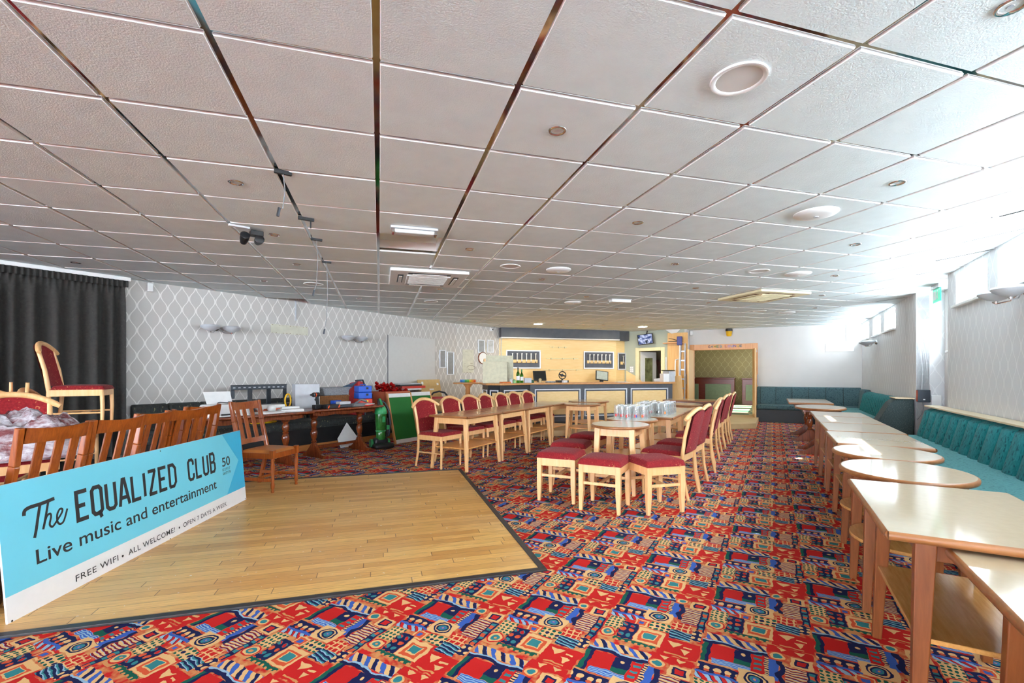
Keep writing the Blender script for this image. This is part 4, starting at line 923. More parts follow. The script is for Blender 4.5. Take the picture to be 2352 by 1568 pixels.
# by the windows: x runs away along the wall, +y = -V
RB = ROT_UV+PI/2
bench('fluted_bench', 'teal bench with wide fluted back under the high windows, beside the alcove', uv(-1.43, RV-0.015), RB, 9.6, (M_tealseat, M_teal, M_blkfab), 0.85, 0.45, 0.83, 0.265, 0.10, 0.16, M_ledge)
bench('fluted_bench', 'teal bench with narrow fluted back between the corner seat and the alcove', uv(9.85, RV-0.015), RB, 3.35, (M_tealseat, M_teal, M_blkfab), 0.72, 0.45, 0.86, 0.18, 0.08, 0.14)
ec = thing('bench_end', 'dark flecked upholstered end of the green seating at the alcove', 'bench', uv(9.45, RV-0.015), RB)
MB().prism([(0.0, 0.0), (0.52, 0.0), (0.46, 0.50), (0.30, 0.80), (0.22, 0.875), (0.0, 0.875)], 0, 0.40, 0, Matrix(((0, 0, 1, 0), (1, 0, 0, 0), (0, 1, 0, 0), (0, 0, 0, 1)))).build('end_panel', M_patt, ec, 0.02, 45)
MB().box(-0.02, 0.42, -0.001, 0.24, 0.876, 0.892).build('ledge', M_ledge, ec, 0.003)
bench('corner_bench', 'slate green bench along the end wall with wide plain back panels', uv(FU-0.015, RV-0.03), ROT_UV+PI, 2.30, (M_slate, M_slate, M_blk), 0.62, 0.46, 0.92, 0.0, 0.06, 0.12)
# seams of that back are its own thin piping
tb = [o for o in bpy.data.objects if o.name.startswith('corner_bench')][0]
for i in range(1, 7):
    x = i*0.37; MB().tube([(x, 0.192, 0.46), (x, 0.122, 0.905)], 0.006, 6).build('piping', M_patt, tb, 0, 40)
bench('corner_bench', 'slate corner seat where the end wall meets the window wall', uv(13.2, RV-0.015), RB, 0.62, (M_tealseat, M_slate, M_blk), 0.72, 0.45, 0.90, 0.0, 0.06, 0.12)
# dark bench along the papered wall
lb = bench('banquette', 'long black flecked bench under the trellis wallpaper, behind the dark tables', lw(0.10, 0.012), ROT_L+PI, 0.01, (M_blkfab, M_blkfab, M_blk))
for o in list(lb.children): bpy.data.objects.remove(o)
lb.location = lw(5.05, 0.012); BLn = 4.95
MB().box(0, BLn, 0.02, 0.60, 0.10, 0.36).build('base', M_blk, lb, 0.004); MB().box(0, BLn, 0.02, 0.62, 0.0, 0.10).build('skirting', M_skirt, lb, 0.004)
MB().box(0, BLn, 0.02, 0.66, 0.36, 0.50).build('seat', M_blkfab, lb, 0.05, 45, 4)
for i in range(12):
    a, b = BLn*i/12, BLn*(i+1)/12
    MB().prism([(0.0, 0.47), (0.20, 0.47), (0.13, 0.82), (0.09, 0.86), (0.0, 0.86)], a+0.003, b-0.003, 0, Matrix(((0, 0, 1, 0), (1, 0, 0, 0), (0, 1, 0, 0), (0, 0, 0, 1)))).build('back_panel', M_blkfab, lb, 0.025, 45)

# ------------------------------------------------------------------ black stage curtain
C0, C1 = -3.2, 0.02
def cur(a, b):
    s = C0+(C1-C0)*a; z = 0.21+(2.475-0.21)*b; x = s*2*PI
    amp = 0.060*min(1.0, (1-b)*6+0.12)
    y = 0.11+amp*(math.sin(x/0.17+0.9*math.sin(s*5))+0.40*math.sin(x/0.31+1.0))*(0.75+0.25*math.sin(s*3.1))
    if b > 0.93: y = 0.11+0.010*math.sin(x/0.055)
    return (s, -y, z)
cu_ = thing('stage_curtain', 'long black gathered curtain across the stage wall', 'curtain', L0, ROT_L)
MB().grid(cur, 420, 24).build('drape', M_curt, cu_, 0, 60)
MB().grid(lambda a, b: (C0+(C1+0.02-C0)*a, -0.165-0.012*math.sin((C0+(C1-C0)*a)*2*PI/0.05), 2.40+0.085*b), 600, 3).build('heading_tape', M_curt, cu_, 0, 60)
tr = MB().box(C0, C1+0.05, -0.17, -0.02, 2.485, 2.532).build('trim_3', M_white, None, 0.004); tr.location = L0; tr.rotation_euler = (0, 0, ROT_L); struct(tr, 'white pelmet rail over the black curtain', 'trim')

# ------------------------------------------------------------------ fittings on the papered wall
def onL(s, z, d=0.0): return lw(s, d, z)
RLI = ROT_L+PI      # +y into the room, +x back towards the viewer
def wall_lamp(lab, loc, rz, group='twin dish wall lamps', two=True):
    t = thing('wall_lamp', lab, 'lamp', loc, rz, group)
    MB().lathe([(0.055, 0.0), (0.055, 0.012), (0.045, 0.03), (0.02, 0.05)], 20, M=Matrix.Rotation(-PI/2, 4, 'X')).build('wall_plate', M_chrome, t, 0, 40)
    for s in ((-1, 1) if two else (1,)):
        x = s*0.15 if two else 0.0
        MB().tube([(0, 0.04, 0.01), (x*0.5, 0.10, -0.075), (x, 0.17, -0.085), (x*1.1, 0.19, -0.07)], 0.006, 8).build('arm', M_chrome, t, 0, 40)
        MB().lathe([(0.02, -0.065), (0.060, -0.050), (0.112, -0.020), (0.130, 0.002), (0.120, 0.020), (0.06, 0.034), (0.01, 0.038)], 28, (x, 0.17, 0.0)).build('dish_shade', M_lgrey, t, 0, 60)
        MB().lathe([(0.012, -0.085), (0.016, -0.05)], 12, (x, 0.17, 0.0)).build('lamp_holder', M_chrome, t, 0, 40)
    return t
wl = wall_lamp('twin dish wall lamp on the trellis wall, beside the black curtain', onL(1.17, 1.97), RLI)
dup(wl, onL(3.59, 1.97), RLI, 'twin dish wall lamp on the trellis wall, above the tool boxes', 'twin dish wall lamps')
RWI = ROT_UV+PI/2   # +y = -V, x along u
dup(wl, uv(12.55, RV, 1.95), RWI, 'twin dish wall lamp on the window wall below the three far windows', 'twin dish wall lamps')
dup(wl, uv(5.72, RV, 2.00), RWI, 'twin dish wall lamp at the picture edge on the window wall', 'twin dish wall lamps')
def wbox(name, lab, cat, s, z, w, h, d, mat, bev=0.004, grp=None):
    o = MB().box(-w/2, w/2, 0, d, -h/2, h/2).build(name, mat, None, bev); o.location = onL(s, z, 0.001); o.rotation_euler = (0, 0, RLI); return tag(o, lab, cat, grp)
wbox('motion_sensor', 'small white motion sensor high on the trellis wall next to the curtain', 'sensor', 0.32, 2.46, 0.07, 0.12, 0.06, M_whitep, 0.01)
pl = wbox('mounting_patch', 'bare beige patch with screw marks where a unit was removed from the trellis wall', 'patch', 2.36, 2.035, 0.68, 0.155, 0.004, M_beige, 0.001)
scw = MB()
for i in range(11):
    for z in (-0.066, 0.064): scw.box(-0.31+i*0.062+random.uniform(-.01, .01)-0.004, -0.31+i*0.062+0.006, 0.004, 0.006, z-0.004, z+0.004)
scw.build('screw_mark', pm('rust_mark', (110, 78, 50), 0.7), pl)
cd = MB().box(-0.012, 0.012, 0, 0.018, 2.20, 2.545).build('conduit', M_lgrey, None, 0.002); cd.location = onL(2.46, 0, 0.001); cd.rotation_euler = (0, 0, RLI); tag(cd, 'short grey cable conduit dropping from the ceiling above the beige patch', 'conduit')
bp = MB().box(-0.72, 0.72, 0, 0.010, 0.80, 2.085).build('blanking_panel', pm('blank_panel_paint', (206, 204, 200), 0.6, 0, 0.02), None, 0.002); bp.location = onL(5.28, 0, 0.001); bp.rotation_euler = (0, 0, RLI); tag(bp, 'big plain off white panel fixed flat on the trellis wall', 'panel')
br_ = MB().box(-0.012, 0.012, 0, 0.012, 0.80, 2.10).build('edge_strip', M_grey, None, 0.002); br_.location = onL(4.55, 0, 0.001); br_.rotation_euler = (0, 0, RLI); tag(br_, 'thin dark strip along one edge of the off white panel', 'strip')
def frame_board(lab, loc, rz, w, h, face_, grp='silver snap frames'):
    t = thing('notice_frame', lab, 'notice frame', loc, rz, grp); m = MB(); b = 0.025
    for x0, x1, z0, z1 in ((-w/2, w/2, -h/2, -h/2+b), (-w/2, w/2, h/2-b, h/2), (-w/2, -w/2+b, -h/2+b, h/2-b), (w/2-b, w/2, -h/2+b, h/2-b)): m.box(x0, x1, 0, 0.02, z0, z1)
    m.build('frame', M_alu, t, 0.004); MB().box(-w/2+b, w/2-b, 0, 0.008, -h/2+b, h/2-b).build('insert', face_, t); return t
M_ins = pm('grey_notice_insert', (150, 152, 154), 0.25, 0, 0.08); M_ins2 = pm('creased_notice_insert', (190, 192, 194), 0.25, 0, 0.2, 9)
frame_board('empty silver notice frame, smaller of the two on the long wall', onL(6.28, 1.63), RLI, 0.24, 0.44, M_ins)
frame_board('empty silver notice frame, taller of the two on the long wall', onL(6.56, 1.53, 0.004), RLI, 0.26, 0.58, M_ins)
AD = (P_bl-P_lc).normalized(); RAI = math.atan2(AD.y, AD.x)+PI; ANI = Vector((AD.y, -AD.x, 0))
def onA(px, py, off=0.002): 
    p = on(px, py, P_lc, AD); return p+ANI*off
frame_board('empty silver notice frame with grey insert on the angled wall', onA(1105, 795), RAI, 0.24, 0.35, M_ins)
frame_board('silver notice frame with creased insert on the angled wall', onA(1126, 795), RAI, 0.24, 0.35, M_ins2)
ps = MB().box(-0.19, 0.19, 0, 0.004, -0.30, 0.30).build('bare_patch', M_beige, None, 0.001); ps.location = onA(1075, 829, 0.003); ps.rotation_euler = (0, 0, RAI); tag(ps, 'beige stripped patch with old glue marks on the angled wall', 'patch')
gm_ = MB(); rr = random.Random(5)
gm_.tube([(-0.10+0.14*math.cos(q), 0.006, -0.17+0.055*math.sin(q)) for q in [i*0.35 for i in range(17)]], 0.004, 5)
for i in range(14): x = rr.uniform(-.15, .15); z = rr.choice((0.24, -0.06, -0.29)); gm_.box(x-0.008, x+0.008, 0.004, 0.006, z-0.006, z+0.006)
gm_.build('glue_mark', pm('glue_brown', (120, 108, 84), 0.8), ps)
ck = thing('wall_clock', 'round white clock with dark rim, half hidden behind the leaning boards', 'clock', onA(1108, 822, 0.0), RAI)
MB().lathe([(0.16, 0.0), (0.165, 0.02), (0.155, 0.035), (0.145, 0.03)], 32, M=Matrix.Rotation(-PI/2, 4, 'X'), cap=False).build('rim', M_dark, ck, 0, 40); MB().lathe([(0.150, 0.026), (0.0, 0.028)], 32, M=Matrix.Rotation(-PI/2, 4, 'X'), cap=False).build('dial', M_paper, ck)
cm = thing('security_camera', 'small white camera near the ceiling on the angled wall', 'camera', onA(1126, 757, 0.0), RAI)
MB().box(-0.03, 0.03, 0, 0.02, -0.04, 0.04).build('bracket', M_whitep, cm, 0.004); MB().lathe([(0.035, -0.035), (0.04, 0.0), (0.03, 0.035)], 16, (0, 0.06, 0)).build('body', M_whitep, cm, 0, 50); MB().lathe([(0.02, 0.0), (0.018, 0.01)], 14, (0, 0, 0), M=Matrix.Translation((0, 0.092, 0)) @ Matrix.Rotation(-PI/2, 4, 'X')).build('lens', M_blk, cm, 0, 40)
cb = MB().tube([onA(1150, 757, 0.03), onA(1149, 800, 0.03), onA(1150, 860, 0.03)], 0.012, 8).build('cable_pipe', M_lgrey, None, 0, 40); tag(cb, 'grey pipe down the edge of the back bar beside the angled wall', 'pipe')
# ------------------------------------------------------------------ things on the dark tables (local frame: x along the wall, z from the table top)
TZ = 0.746
def lp(s, d, z=TZ): return lw(s, d, z)
pr = thing('printer', 'white desktop printer with a sheet in its feeder on the dark table', 'printer', lp(0.60, 1.50), RLI)
def tray(x, y): return x, y
MB().add([(-0.24, -0.17, 0), (0.24, -0.17, 0), (0.24, 0.17, 0), (-0.24, 0.17, 0), (-0.215, -0.15, 0.15), (0.215, -0.15, 0.15), (0.215, 0.09, 0.15), (-0.215, 0.09, 0.15)], [(0, 3, 2, 1), (4, 5, 6, 7), (0, 1, 5, 4), (1, 2, 6, 5), (2, 3, 7, 6), (3, 0, 4, 7)]).build('body', M_whitep, pr, 0.02)
MB().add([(-0.15, -0.10, 0.14), (0.15, -0.10, 0.14), (0.16, -0.19, 0.30), (-0.16, -0.19, 0.30)], [(0, 1, 2, 3)]).build('sheet', M_paper, pr)
MB().box(-0.11, 0.11, 0.165, 0.178, 0.02, 0.04).build('paper_slot', M_blk, pr, 0.003); MB().box(0.13, 0.18, 0.135, 0.15, 0.09, 0.13).build('control_display', M_blk, pr, 0.004)
def solid(name, lab, cat, s, d, w, dp, h, mat, rz=0.0, z=TZ, bev=0.004, grp=None):
    o = MB().box(-w/2, w/2, -dp/2, dp/2, 0, h).build(name, mat, None, bev); o.location = lw(s, d, z); o.rotation_euler = (0, 0, RLI+rz); return tag(o, lab, cat, grp)
solid('document_tray', 'low white and blue document box beside the printer', 'box', 0.30, 1.36, 0.30, 0.22, 0.07, [M_whitep], 0.1)
tc = MB(); 
tc.tube([(0.10*math.cos(q), 0.07*math.sin(q), 0.018+0.004*math.sin(3*q)) for q in [i*0.4 for i in range(34)]], 0.006, 6)
o = tc.build('black_cable_coil', M_blk, None, 0, 40); o.location = lp(0.66, 1.44, TZ+0.15); o.rotation_euler = (0, 0, RLI); tag(o, 'black coiled cable lying on top of the printer', 'cable')
solid('ink_tub', 'small white and blue tub standing behind the printer', 'tub', 0.98, 1.25, 0.09, 0.09, 0.13, M_whitep, 0.2)
solid('green_tin', 'dark green tin beside the white and blue tub', 'tin', 0.86, 1.22, 0.12, 0.08, 0.12, pm('green_tin_paint', (56, 110, 96), 0.4, 0, 0.2), -0.2)
# television bracket standing on the bench behind
tvb = thing('tv_bracket', 'large slotted dark grey television bracket standing on the black bench', 'bracket', lw(1.62, 0.42, 0.50), RLI)
TVP = MB(); Wt, Ht = 0.86, 0.40; zb = 0.20
for x0, x1, z0, z1 in ((-Wt/2, Wt/2, zb+Ht-0.07, zb+Ht), (-Wt/2, Wt/2, zb-0.02, zb+0.05), (-Wt/2, -Wt/2+0.06, zb+0.05, zb+Ht-0.07), (-0.17, -0.10, zb+0.05, zb+Ht-0.07), (0.12, 0.19, zb+0.05, zb+Ht-0.07), (Wt/2-0.05, Wt/2, zb+0.2, zb+Ht-0.07)): TVP.box(x0, x1, -0.008, 0.008, z0, z1)
TVP.box(-Wt/2, Wt/2, -0.02, 0.03, zb+Ht-0.004, zb+Ht+0.004).box(-0.30, -0.24, -0.05, -0.02, 0.0, zb+0.05).box(0.24, 0.30, -0.05, -0.02, 0.0, zb+0.05)
TVP.build('plate', M_steel, tvb, 0.004)
sl_ = MB()
for i in range(11): sl_.box(-0.38+i*0.075, -0.38+i*0.075+0.035, 0.0085, 0.0095, zb+Ht-0.045, zb+Ht-0.03)
sl_.build('slot', M_lgrey, tvb)
solid('dark_board', 'flat dark grey panel lying across the bench back', 'panel', 1.95, 0.45, 0.60, 0.30, 0.02, M_steel, 0.05, 0.78)
# heaps of paper and plastic on the printer table
for i, (s, d, w, dp, h, rz, z, mt, lab) in enumerate(((1.14, 1.58, 0.30, 0.21, 0.025, 0.2, TZ, M_paper, 'pile of papers on the printer table, nearest the printer'), (1.46, 1.52, 0.30, 0.22, 0.035, -0.25, TZ, M_paper, 'pile of white papers at the free end of the printer table'),
        (1.30, 1.30, 0.32, 0.20, 0.05, 0.1, TZ, M_orange, 'flat orange folder box behind the papers'), (1.33, 1.29, 0.28, 0.18, 0.045, -0.15, TZ+0.051, M_whitep, 'clear white document case on the orange folder box'), (1.52, 1.36, 0.26, 0.15, 0.06, 0.0, TZ, M_whitep, 'white plastic case beside the orange folder box'))):
    solid('paper_pile' if mt is M_paper else 'document_case', lab, 'papers' if mt is M_paper else 'case', s, d, w, dp, h, mt, rz, z)
for i, (s, d) in enumerate(((1.12, 1.40), (1.20, 1.38), (1.27, 1.44))):
    c = MB().lathe([(0.035, 0.0), (0.045, 0.02), (0.045, 0.08), (0.03, 0.10), (0.0, 0.105)], 16, cap=False).build('white_lamp_bulb', M_whitep, None, 0, 50); c.location = lp(s, d, TZ+0.045); c.rotation_euler = (1.3, 0.2*i, RLI+i*0.9); tag(c, 'round white fitting lying among the papers on the printer table', 'fitting', 'loose white fittings')
yr = thing('yellow_hoop', 'yellow plastic hoop standing behind the papers', 'hoop', lp(1.60, 1.22), RLI+0.3)
MB().tube([(0.055*math.cos(q), 0, 0.135+0.095*math.sin(q)) for q in [2*PI*i/24 for i in range(25)]], 0.012, 8, cap=False).build('hoop', M_yell, yr, 0, 50); MB().box(-0.05, 0.05, -0.02, 0.02, 0, 0.05).build('foot', M_yell, yr, 0.006)
yb = MB().lathe([(0.15, 0.0), (0.17, 0.02), (0.09, 0.06), (0.12, 0.12), (0.05, 0.17), (0.01, 0.18)], 10, (0, 0, 0), 1.3, 0.7).build('yellow_bag', M_yell, None, 0.01); yb.location = lw(1.66, 0.45, 0.50); yb.rotation_euler = (0, 0, RLI); tag(yb, 'crumpled yellow bag on the black bench under the printer table', 'bag')
# second table
eb = thing('electric_box', 'light grey metal box with a round black lock on the drill table', 'box', lp(1.95, 1.12), RLI-0.25)
MB().box(-0.18, 0.18, -0.08, 0.08, 0, 0.37).build('body', M_lgrey, eb, 0.004); MB().lathe([(0.022, 0.0), (0.022, 0.006), (0.012, 0.008)], 16, M=Matrix.Translation((-0.12, 0.081, 0.13)) @ Matrix.Rotation(-PI/2, 4, 'X')).build('lock', M_blk, eb, 0, 40)
dr = thing('cordless_drill', 'black and orange cordless drill standing on its battery', 'drill', lp(1.92, 1.42), RLI+0.2)
MB().tube([(0.10, 0, 0.215), (0.055, 0, 0.215), (0.05, 0, 0.215), (-0.05, 0, 0.215), (-0.055, 0, 0.215)], [0.014, 0.022, 0.034, 0.034, 0.026], 14).build('motor_body', M_blk, dr, 0, 40); MB().tube([(0.03, 0, 0.215), (0.012, 0, 0.215)], 0.0352, 14).build('collar', pm('drill_orange', (224, 84, 30), 0.4), dr, 0, 40)
MB().bar((-0.02, 0, 0.20), (-0.035, 0, 0.06), 0.045, 0.036, (1, 0, 0), 0.04, 0.034).build('grip', M_blk, dr, 0.008); MB().box(-0.09, 0.04, -0.038, 0.038, 0, 0.065).build('battery', M_blk, dr, 0.008)
bt = thing('spare_battery_pack', 'black charger with two orange tipped battery clips beside the drill', 'charger', lp(2.12, 1.50), RLI)
MB().box(-0.11, 0.11, -0.06, 0.06, 0, 0.06).build('body', M_blk, bt, 0.008)
for x in (-0.09, 0.09): MB().bar((x, 0.062, 0.01), (x-0.02, 0.066, 0.05), 0.02, 0.01).build('clip', pm('drill_orange', (224, 84, 30), 0.4), bt, 0.003)
for i, (s, d, w, dp, h, rz, z, mt, nm, lab) in enumerate(((2.30, 1.30, 0.22, 0.14, 0.05, 0.1, TZ, M_blk, 'tool_case', 'flat black tool case behind the charger'), (2.40, 1.42, 0.20, 0.13, 0.045, -0.2, TZ, M_steel, 'tool_case', 'dark grey tool case, lower of two'), (2.40, 1.42, 0.19, 0.12, 0.045, -0.1, TZ+0.046, M_lgrey, 'tool_case', 'light grey tool case on the dark grey one'),
        (2.42, 1.20, 0.14, 0.10, 0.10, 0.2, TZ, M_blue, 'blue_carton', 'small blue carton behind the tool cases'), (2.64, 1.46, 0.26, 0.12, 0.05, 0.1, TZ, M_grey, 'sander', 'grey power tool lying on the drill table'), (2.83, 1.45, 0.22, 0.15, 0.02, 0.5, TZ, M_redp, 'booklet', 'red and white booklets at the end of the drill table'), (2.84, 1.46, 0.20, 0.14, 0.012, 0.3, TZ+0.021, M_paper, 'booklet', 'white leaflets lying on the red booklets'))):
    solid(nm, lab, nm.split('_')[-1], s, d, w, dp, h, mt, rz, z, 0.008)
gp = MB().tube([(-0.16, 0, 0.02), (-0.10, 0, 0.07), (0.0, 0, 0.10), (0.10, 0, 0.05), (0.18, 0.0, 0.012)], [0.02, 0.022, 0.018, 0.014, 0.012], 10).build('grey_hose', M_grey, None, 0, 50); gp.location = lp(2.80, 1.34, TZ+0.0); gp.rotation_euler = (0, 0, RLI); tag(gp, 'bent grey plastic nozzle beside the red booklets', 'nozzle')
# baskets, drawers, tubs on the bench behind / end of the table
wk = thing('wicker_basket', 'brown wicker hamper on the drill table', 'basket', lw(2.44, 1.02, TZ), RLI)
MB().add([(-0.26, -0.12, 0), (0.26, -0.12, 0), (0.26, 0.12, 0), (-0.26, 0.12, 0), (-0.28, -0.13, 0.16), (0.28, -0.13, 0.16), (0.28, 0.13, 0.16), (-0.28, 0.13, 0.16)], [(0, 3, 2, 1), (4, 5, 6, 7), (0, 1, 5, 4), (1, 2, 6, 5), (2, 3, 7, 6), (3, 0, 4, 7)]).build('body', M_wicker, wk, 0.012)
wv = MB()
for z in range(9): wv.box(-0.272, 0.272, 0.122, 0.134, 0.012+z*0.017, 0.021+z*0.017)
wv.build('weave', M_wicker, wk, 0.003); MB().box(-0.285, 0.285, -0.14, 0.14, 0.155, 0.175).build('rim', M_wicker, wk, 0.008)
wk2 = thing('wicker_tray', 'grey woven tray basket standing on the brown hamper', 'basket', lw(2.47, 1.02, TZ+0.176), RLI+0.05)
MB().add([(-0.22, -0.12, 0), (0.22, -0.12, 0), (0.22, 0.12, 0), (-0.22, 0.12, 0), (-0.27, -0.14, 0.12), (0.27, -0.14, 0.12), (0.27, 0.14, 0.12), (-0.27, 0.14, 0.12)], [(0, 3, 2, 1), (4, 5, 6, 7), (0, 1, 5, 4), (1, 2, 6, 5), (2, 3, 7, 6), (3, 0, 4, 7)]).build('body', M_wickerg, wk2, 0.012); MB().box(-0.28, 0.28, -0.15, 0.15, 0.11, 0.13).build('rim', M_wickerg, wk2, 0.008)
bx = thing('tool_drawer_box', 'tool box of two blue trays on a red tray with latches at the table end', 'tool box', lp(2.92, 1.24), RLI-0.3)
for i, (mt, w) in enumerate(((M_redp, 0.25), (M_blue, 0.235), (M_blue, 0.225))):
    p = MB().box(-w/2, w/2, -0.11, 0.11, 0.108*i+0.002, 0.108*i+0.106).build('tray', mt, bx, 0.010); MB().box(-0.05, -0.01, 0.111, 0.118, 0.108*i+0.05, 0.108*i+0.085).build('latch', M_blk if i else M_yell, p, 0.003)
MB().tube([(-0.05, 0.0, 0.326), (-0.04, 0, 0.345), (0.04, 0, 0.345), (0.05, 0, 0.326)], 0.007, 8).build('handle', M_blue, bx, 0, 40)
# the heap past the table end, standing on the bench
sb = thing('ironing_board_cover', 'upright grey rimmed blue and red sports bag behind the blue trays', 'bag', lw(3.42, 0.45, 0.502), RLI)
MB().add([(-0.05, -0.20, 0), (0.08, -0.20, 0), (0.08, 0.16, 0), (-0.05, 0.16, 0), (-0.05, -0.16, 0.58), (0.06, -0.16, 0.60), (0.06, 0.12, 0.64), (-0.05, 0.12, 0.62)], [(0, 3, 2, 1), (4, 5, 6, 7), (0, 1, 5, 4), (1, 2, 6, 5), (2, 3, 7, 6), (3, 0, 4, 7)]).build('body', pm('sports_bag_red', (170, 40, 40), 0.6, 0, 0.2), sb, 0.02)
MB().add([(-0.03, -0.19, 0.46), (0.32, -0.12, 0.50), (0.30, 0.06, 0.56), (-0.03, 0.12, 0.66)], [(0, 1, 2, 3)]).build('flap', pm('sports_bag_blue', (96, 156, 190), 0.5, 0, 0.3), sb)
MB().tube([(-0.05, 0.17, 0.0), (-0.055, 0.17, 0.3), (-0.055, 0.14, 0.55), (-0.05, 0.10, 0.65), (-0.04, -0.1, 0.64)], 0.016, 8).build('piping', M_steel, sb, 0, 50)
ob = thing('storage_crate', 'terracotta plastic crate heaped with red tinsel', 'crate', lw(4.15, 0.55, 0.502), RLI)
cr = MB(); 
for x0, x1, y0, y1, z0, z1 in ((-0.30, 0.30, 0.17, 0.19, 0, 0.42), (-0.30, 0.30, -0.19, -0.17, 0, 0.42), (-0.30, -0.28, -0.17, 0.17, 0, 0.42), (0.28, 0.30, -0.17, 0.17, 0, 0.42), (-0.30, 0.30, -0.19, 0.19, 0, 0.02)): cr.box(x0, x1, y0, y1, z0, z1)
cr.build('body', M_orange, ob, 0.006); MB().box(-0.32, 0.32, 0.19, 0.21, 0.385, 0.425).box(-0.32, 0.32, -0.21, -0.19, 0.385, 0.425).build('rim', M_orange, ob, 0.006)
ti = MB(); rr = random.Random(9)
for i in range(130):
    x, y = rr.uniform(-0.26, 0.28), rr.uniform(-0.15, 0.17); z = 0.32+0.20*math.exp(-((x-0.17)/0.16)**2)*rr.uniform(0.3, 1.0)+rr.uniform(0, 0.06); r = rr.uniform(0.02, 0.045)
    ti.lathe([(0.0, -r), (r*0.8, -r*0.5), (r, 0), (r*0.7, r*0.6), (0.0, r)], 7, (x, y, z), cap=False)
o = ti.build('red_tinsel', M_redfoil, None); o.location = lw(4.15, 0.55, 0.56); o.rotation_euler = (0, 0, RLI); tag(o, 'heap of shiny red tinsel spilling over the terracotta crate', 'tinsel', None, 'stuff')
tb_ = thing('clear_tub', 'clear plastic tub with purple and red odds and ends beside the tinsel', 'tub', lw(4.66, 0.46, 0.74), RLI)
tm = MB()
for x0, x1, y0, y1, z0, z1 in ((-0.26, 0.26, 0.155, 0.16, 0, 0.17), (-0.26, 0.26, -0.16, -0.155, 0, 0.17), (-0.26, -0.255, -0.155, 0.155, 0, 0.17), (0.255, 0.26, -0.155, 0.155, 0, 0.17), (-0.26, 0.26, -0.16, 0.16, 0, 0.006)): tm.box(x0, x1, y0, y1, z0, z1)
tm.build('body', M_tubp, tb_); MB().rim(rect(0.53, 0.33, 0.02), 0.17, 0.012, 0.014).build('rim', M_tubp, tb_)
MB().box(-0.22, 0.0, -0.12, 0.12, 0.008, 0.12).box(0.02, 0.22, -0.12, 0.12, 0.008, 0.10).build('contents', pm('purple_cloth', (120, 60, 90), 0.7, 0, 0.4, 12), tb_, 0.02)
solid('storage_crate', 'low dark box under the clear tub on the black bench', 'crate', 4.70, 0.46, 0.44, 0.36, 0.235, M_blk, 0, 0.50)
for i, (s, z, w, h, rz, mt, lab) in enumerate(((4.70, 0.935, 0.50, 0.03, 0.05, M_whitep, 'white sheet folder, lowest on the clear tub'), (4.74, 0.966, 0.62, 0.05, -0.08, M_redp, 'red and white boxed game on the white folder'), (4.64, 1.017, 0.66, 0.03, 0.06, M_steel, 'dark flat board on the boxed game'), (4.60, 1.048, 0.62, 0.025, -0.04, M_lgrey, 'pale flat board, topmost of the heap beside the cardboard sheet'))):
    solid('flat_box', lab, 'box', s, 0.46, w, 0.30, h, mt, rz, z, 0.004)
# green baize boards
def green_board(lab, s, d, rz, w=0.60, h=0.93):
    t = thing('green_board', lab, 'board', lw(s, d, 0.0), RLI+rz, 'green framed boards leaning on the bench')
    tl_ = -0.24; M = Matrix.Rotation(-tl_, 4, 'X')
    MB().box(-w/2+0.02, w/2-0.02, -0.022, -0.004, 0.0, h).build('green_panel', M_greenb, t, 0.001, M=M)
    m = MB().box(-w/2, -w/2+0.028, -0.03, 0.010, 0, h+0.01).box(w/2-0.028, w/2, -0.03, 0.010, 0, h+0.01); m.build('side_frame', M_frame, t, 0.003, M=M)
    MB().box(-w/2+0.03, w/2-0.03, -0.012, 0.008, 0.0, 0.072).box(-w/2+0.03, w/2-0.03, -0.012, 0.008, h-0.075, h).build('white_rail', M_whitep, t, 0.004, M=M); return t
green_board('green chalk board with white rails leaning beside the vacuum cleaner', 3.88, 1.30, 0.0)
green_board('second green board, half hidden behind the first red chair', 4.55, 1.18, 0.0)
# vacuum cleaner
vc = thing('vacuum_cleaner', 'upright green and black vacuum cleaner by the end of the drill table', 'vacuum cleaner', lw(3.20, 1.36, 0.0), face(Vector((0.55, -0.84, 0))))
MB().box(-0.16, 0.16, 0.02, 0.26, 0.01, 0.085).build('floor_head', M_blk, vc, 0.03, 45); MB().box(-0.12, 0.12, -0.10, 0.06, 0.02, 0.17).build('motor_base', M_blk, vc, 0.04, 45)
MB().lathe([(0.075, 0.14), (0.082, 0.16), (0.082, 0.27), (0.078, 0.28)], 22, (0, 0.0, 0)).build('lower_bin', M_vacd, vc, 0, 40); MB().lathe([(0.085, 0.28), (0.088, 0.29), (0.085, 0.30)], 22).build('band', M_vacg, vc, 0, 40)
MB().lathe([(0.082, 0.30), (0.092, 0.42), (0.096, 0.56), (0.094, 0.58)], 22).build('dust_bin', M_vacd, vc, 0, 40)
MB().box(-0.05, 0.0, 0.088, 0.102, 0.44, 0.54).build('badge', M_vacg, vc, 0.006)
MB().lathe([(0.100, 0.58), (0.104, 0.60), (0.096, 0.66), (0.070, 0.71), (0.03, 0.735)], 22).build('cap', M_vacg, vc, 0, 50); MB().tube([(0, 0.09, 0.60), (0, 0.075, 0.70), (0, 0.02, 0.78), (0, -0.06, 0.83)], [0.022, 0.02, 0.02, 0.018], 10).build('carry_handle', M_vacg, vc, 0, 50)
MB().bar((0, -0.09, 0.15), (0, -0.11, 0.84), 0.05, 0.04, (1, 0, 0)).build('spine', M_blk, vc, 0.01)
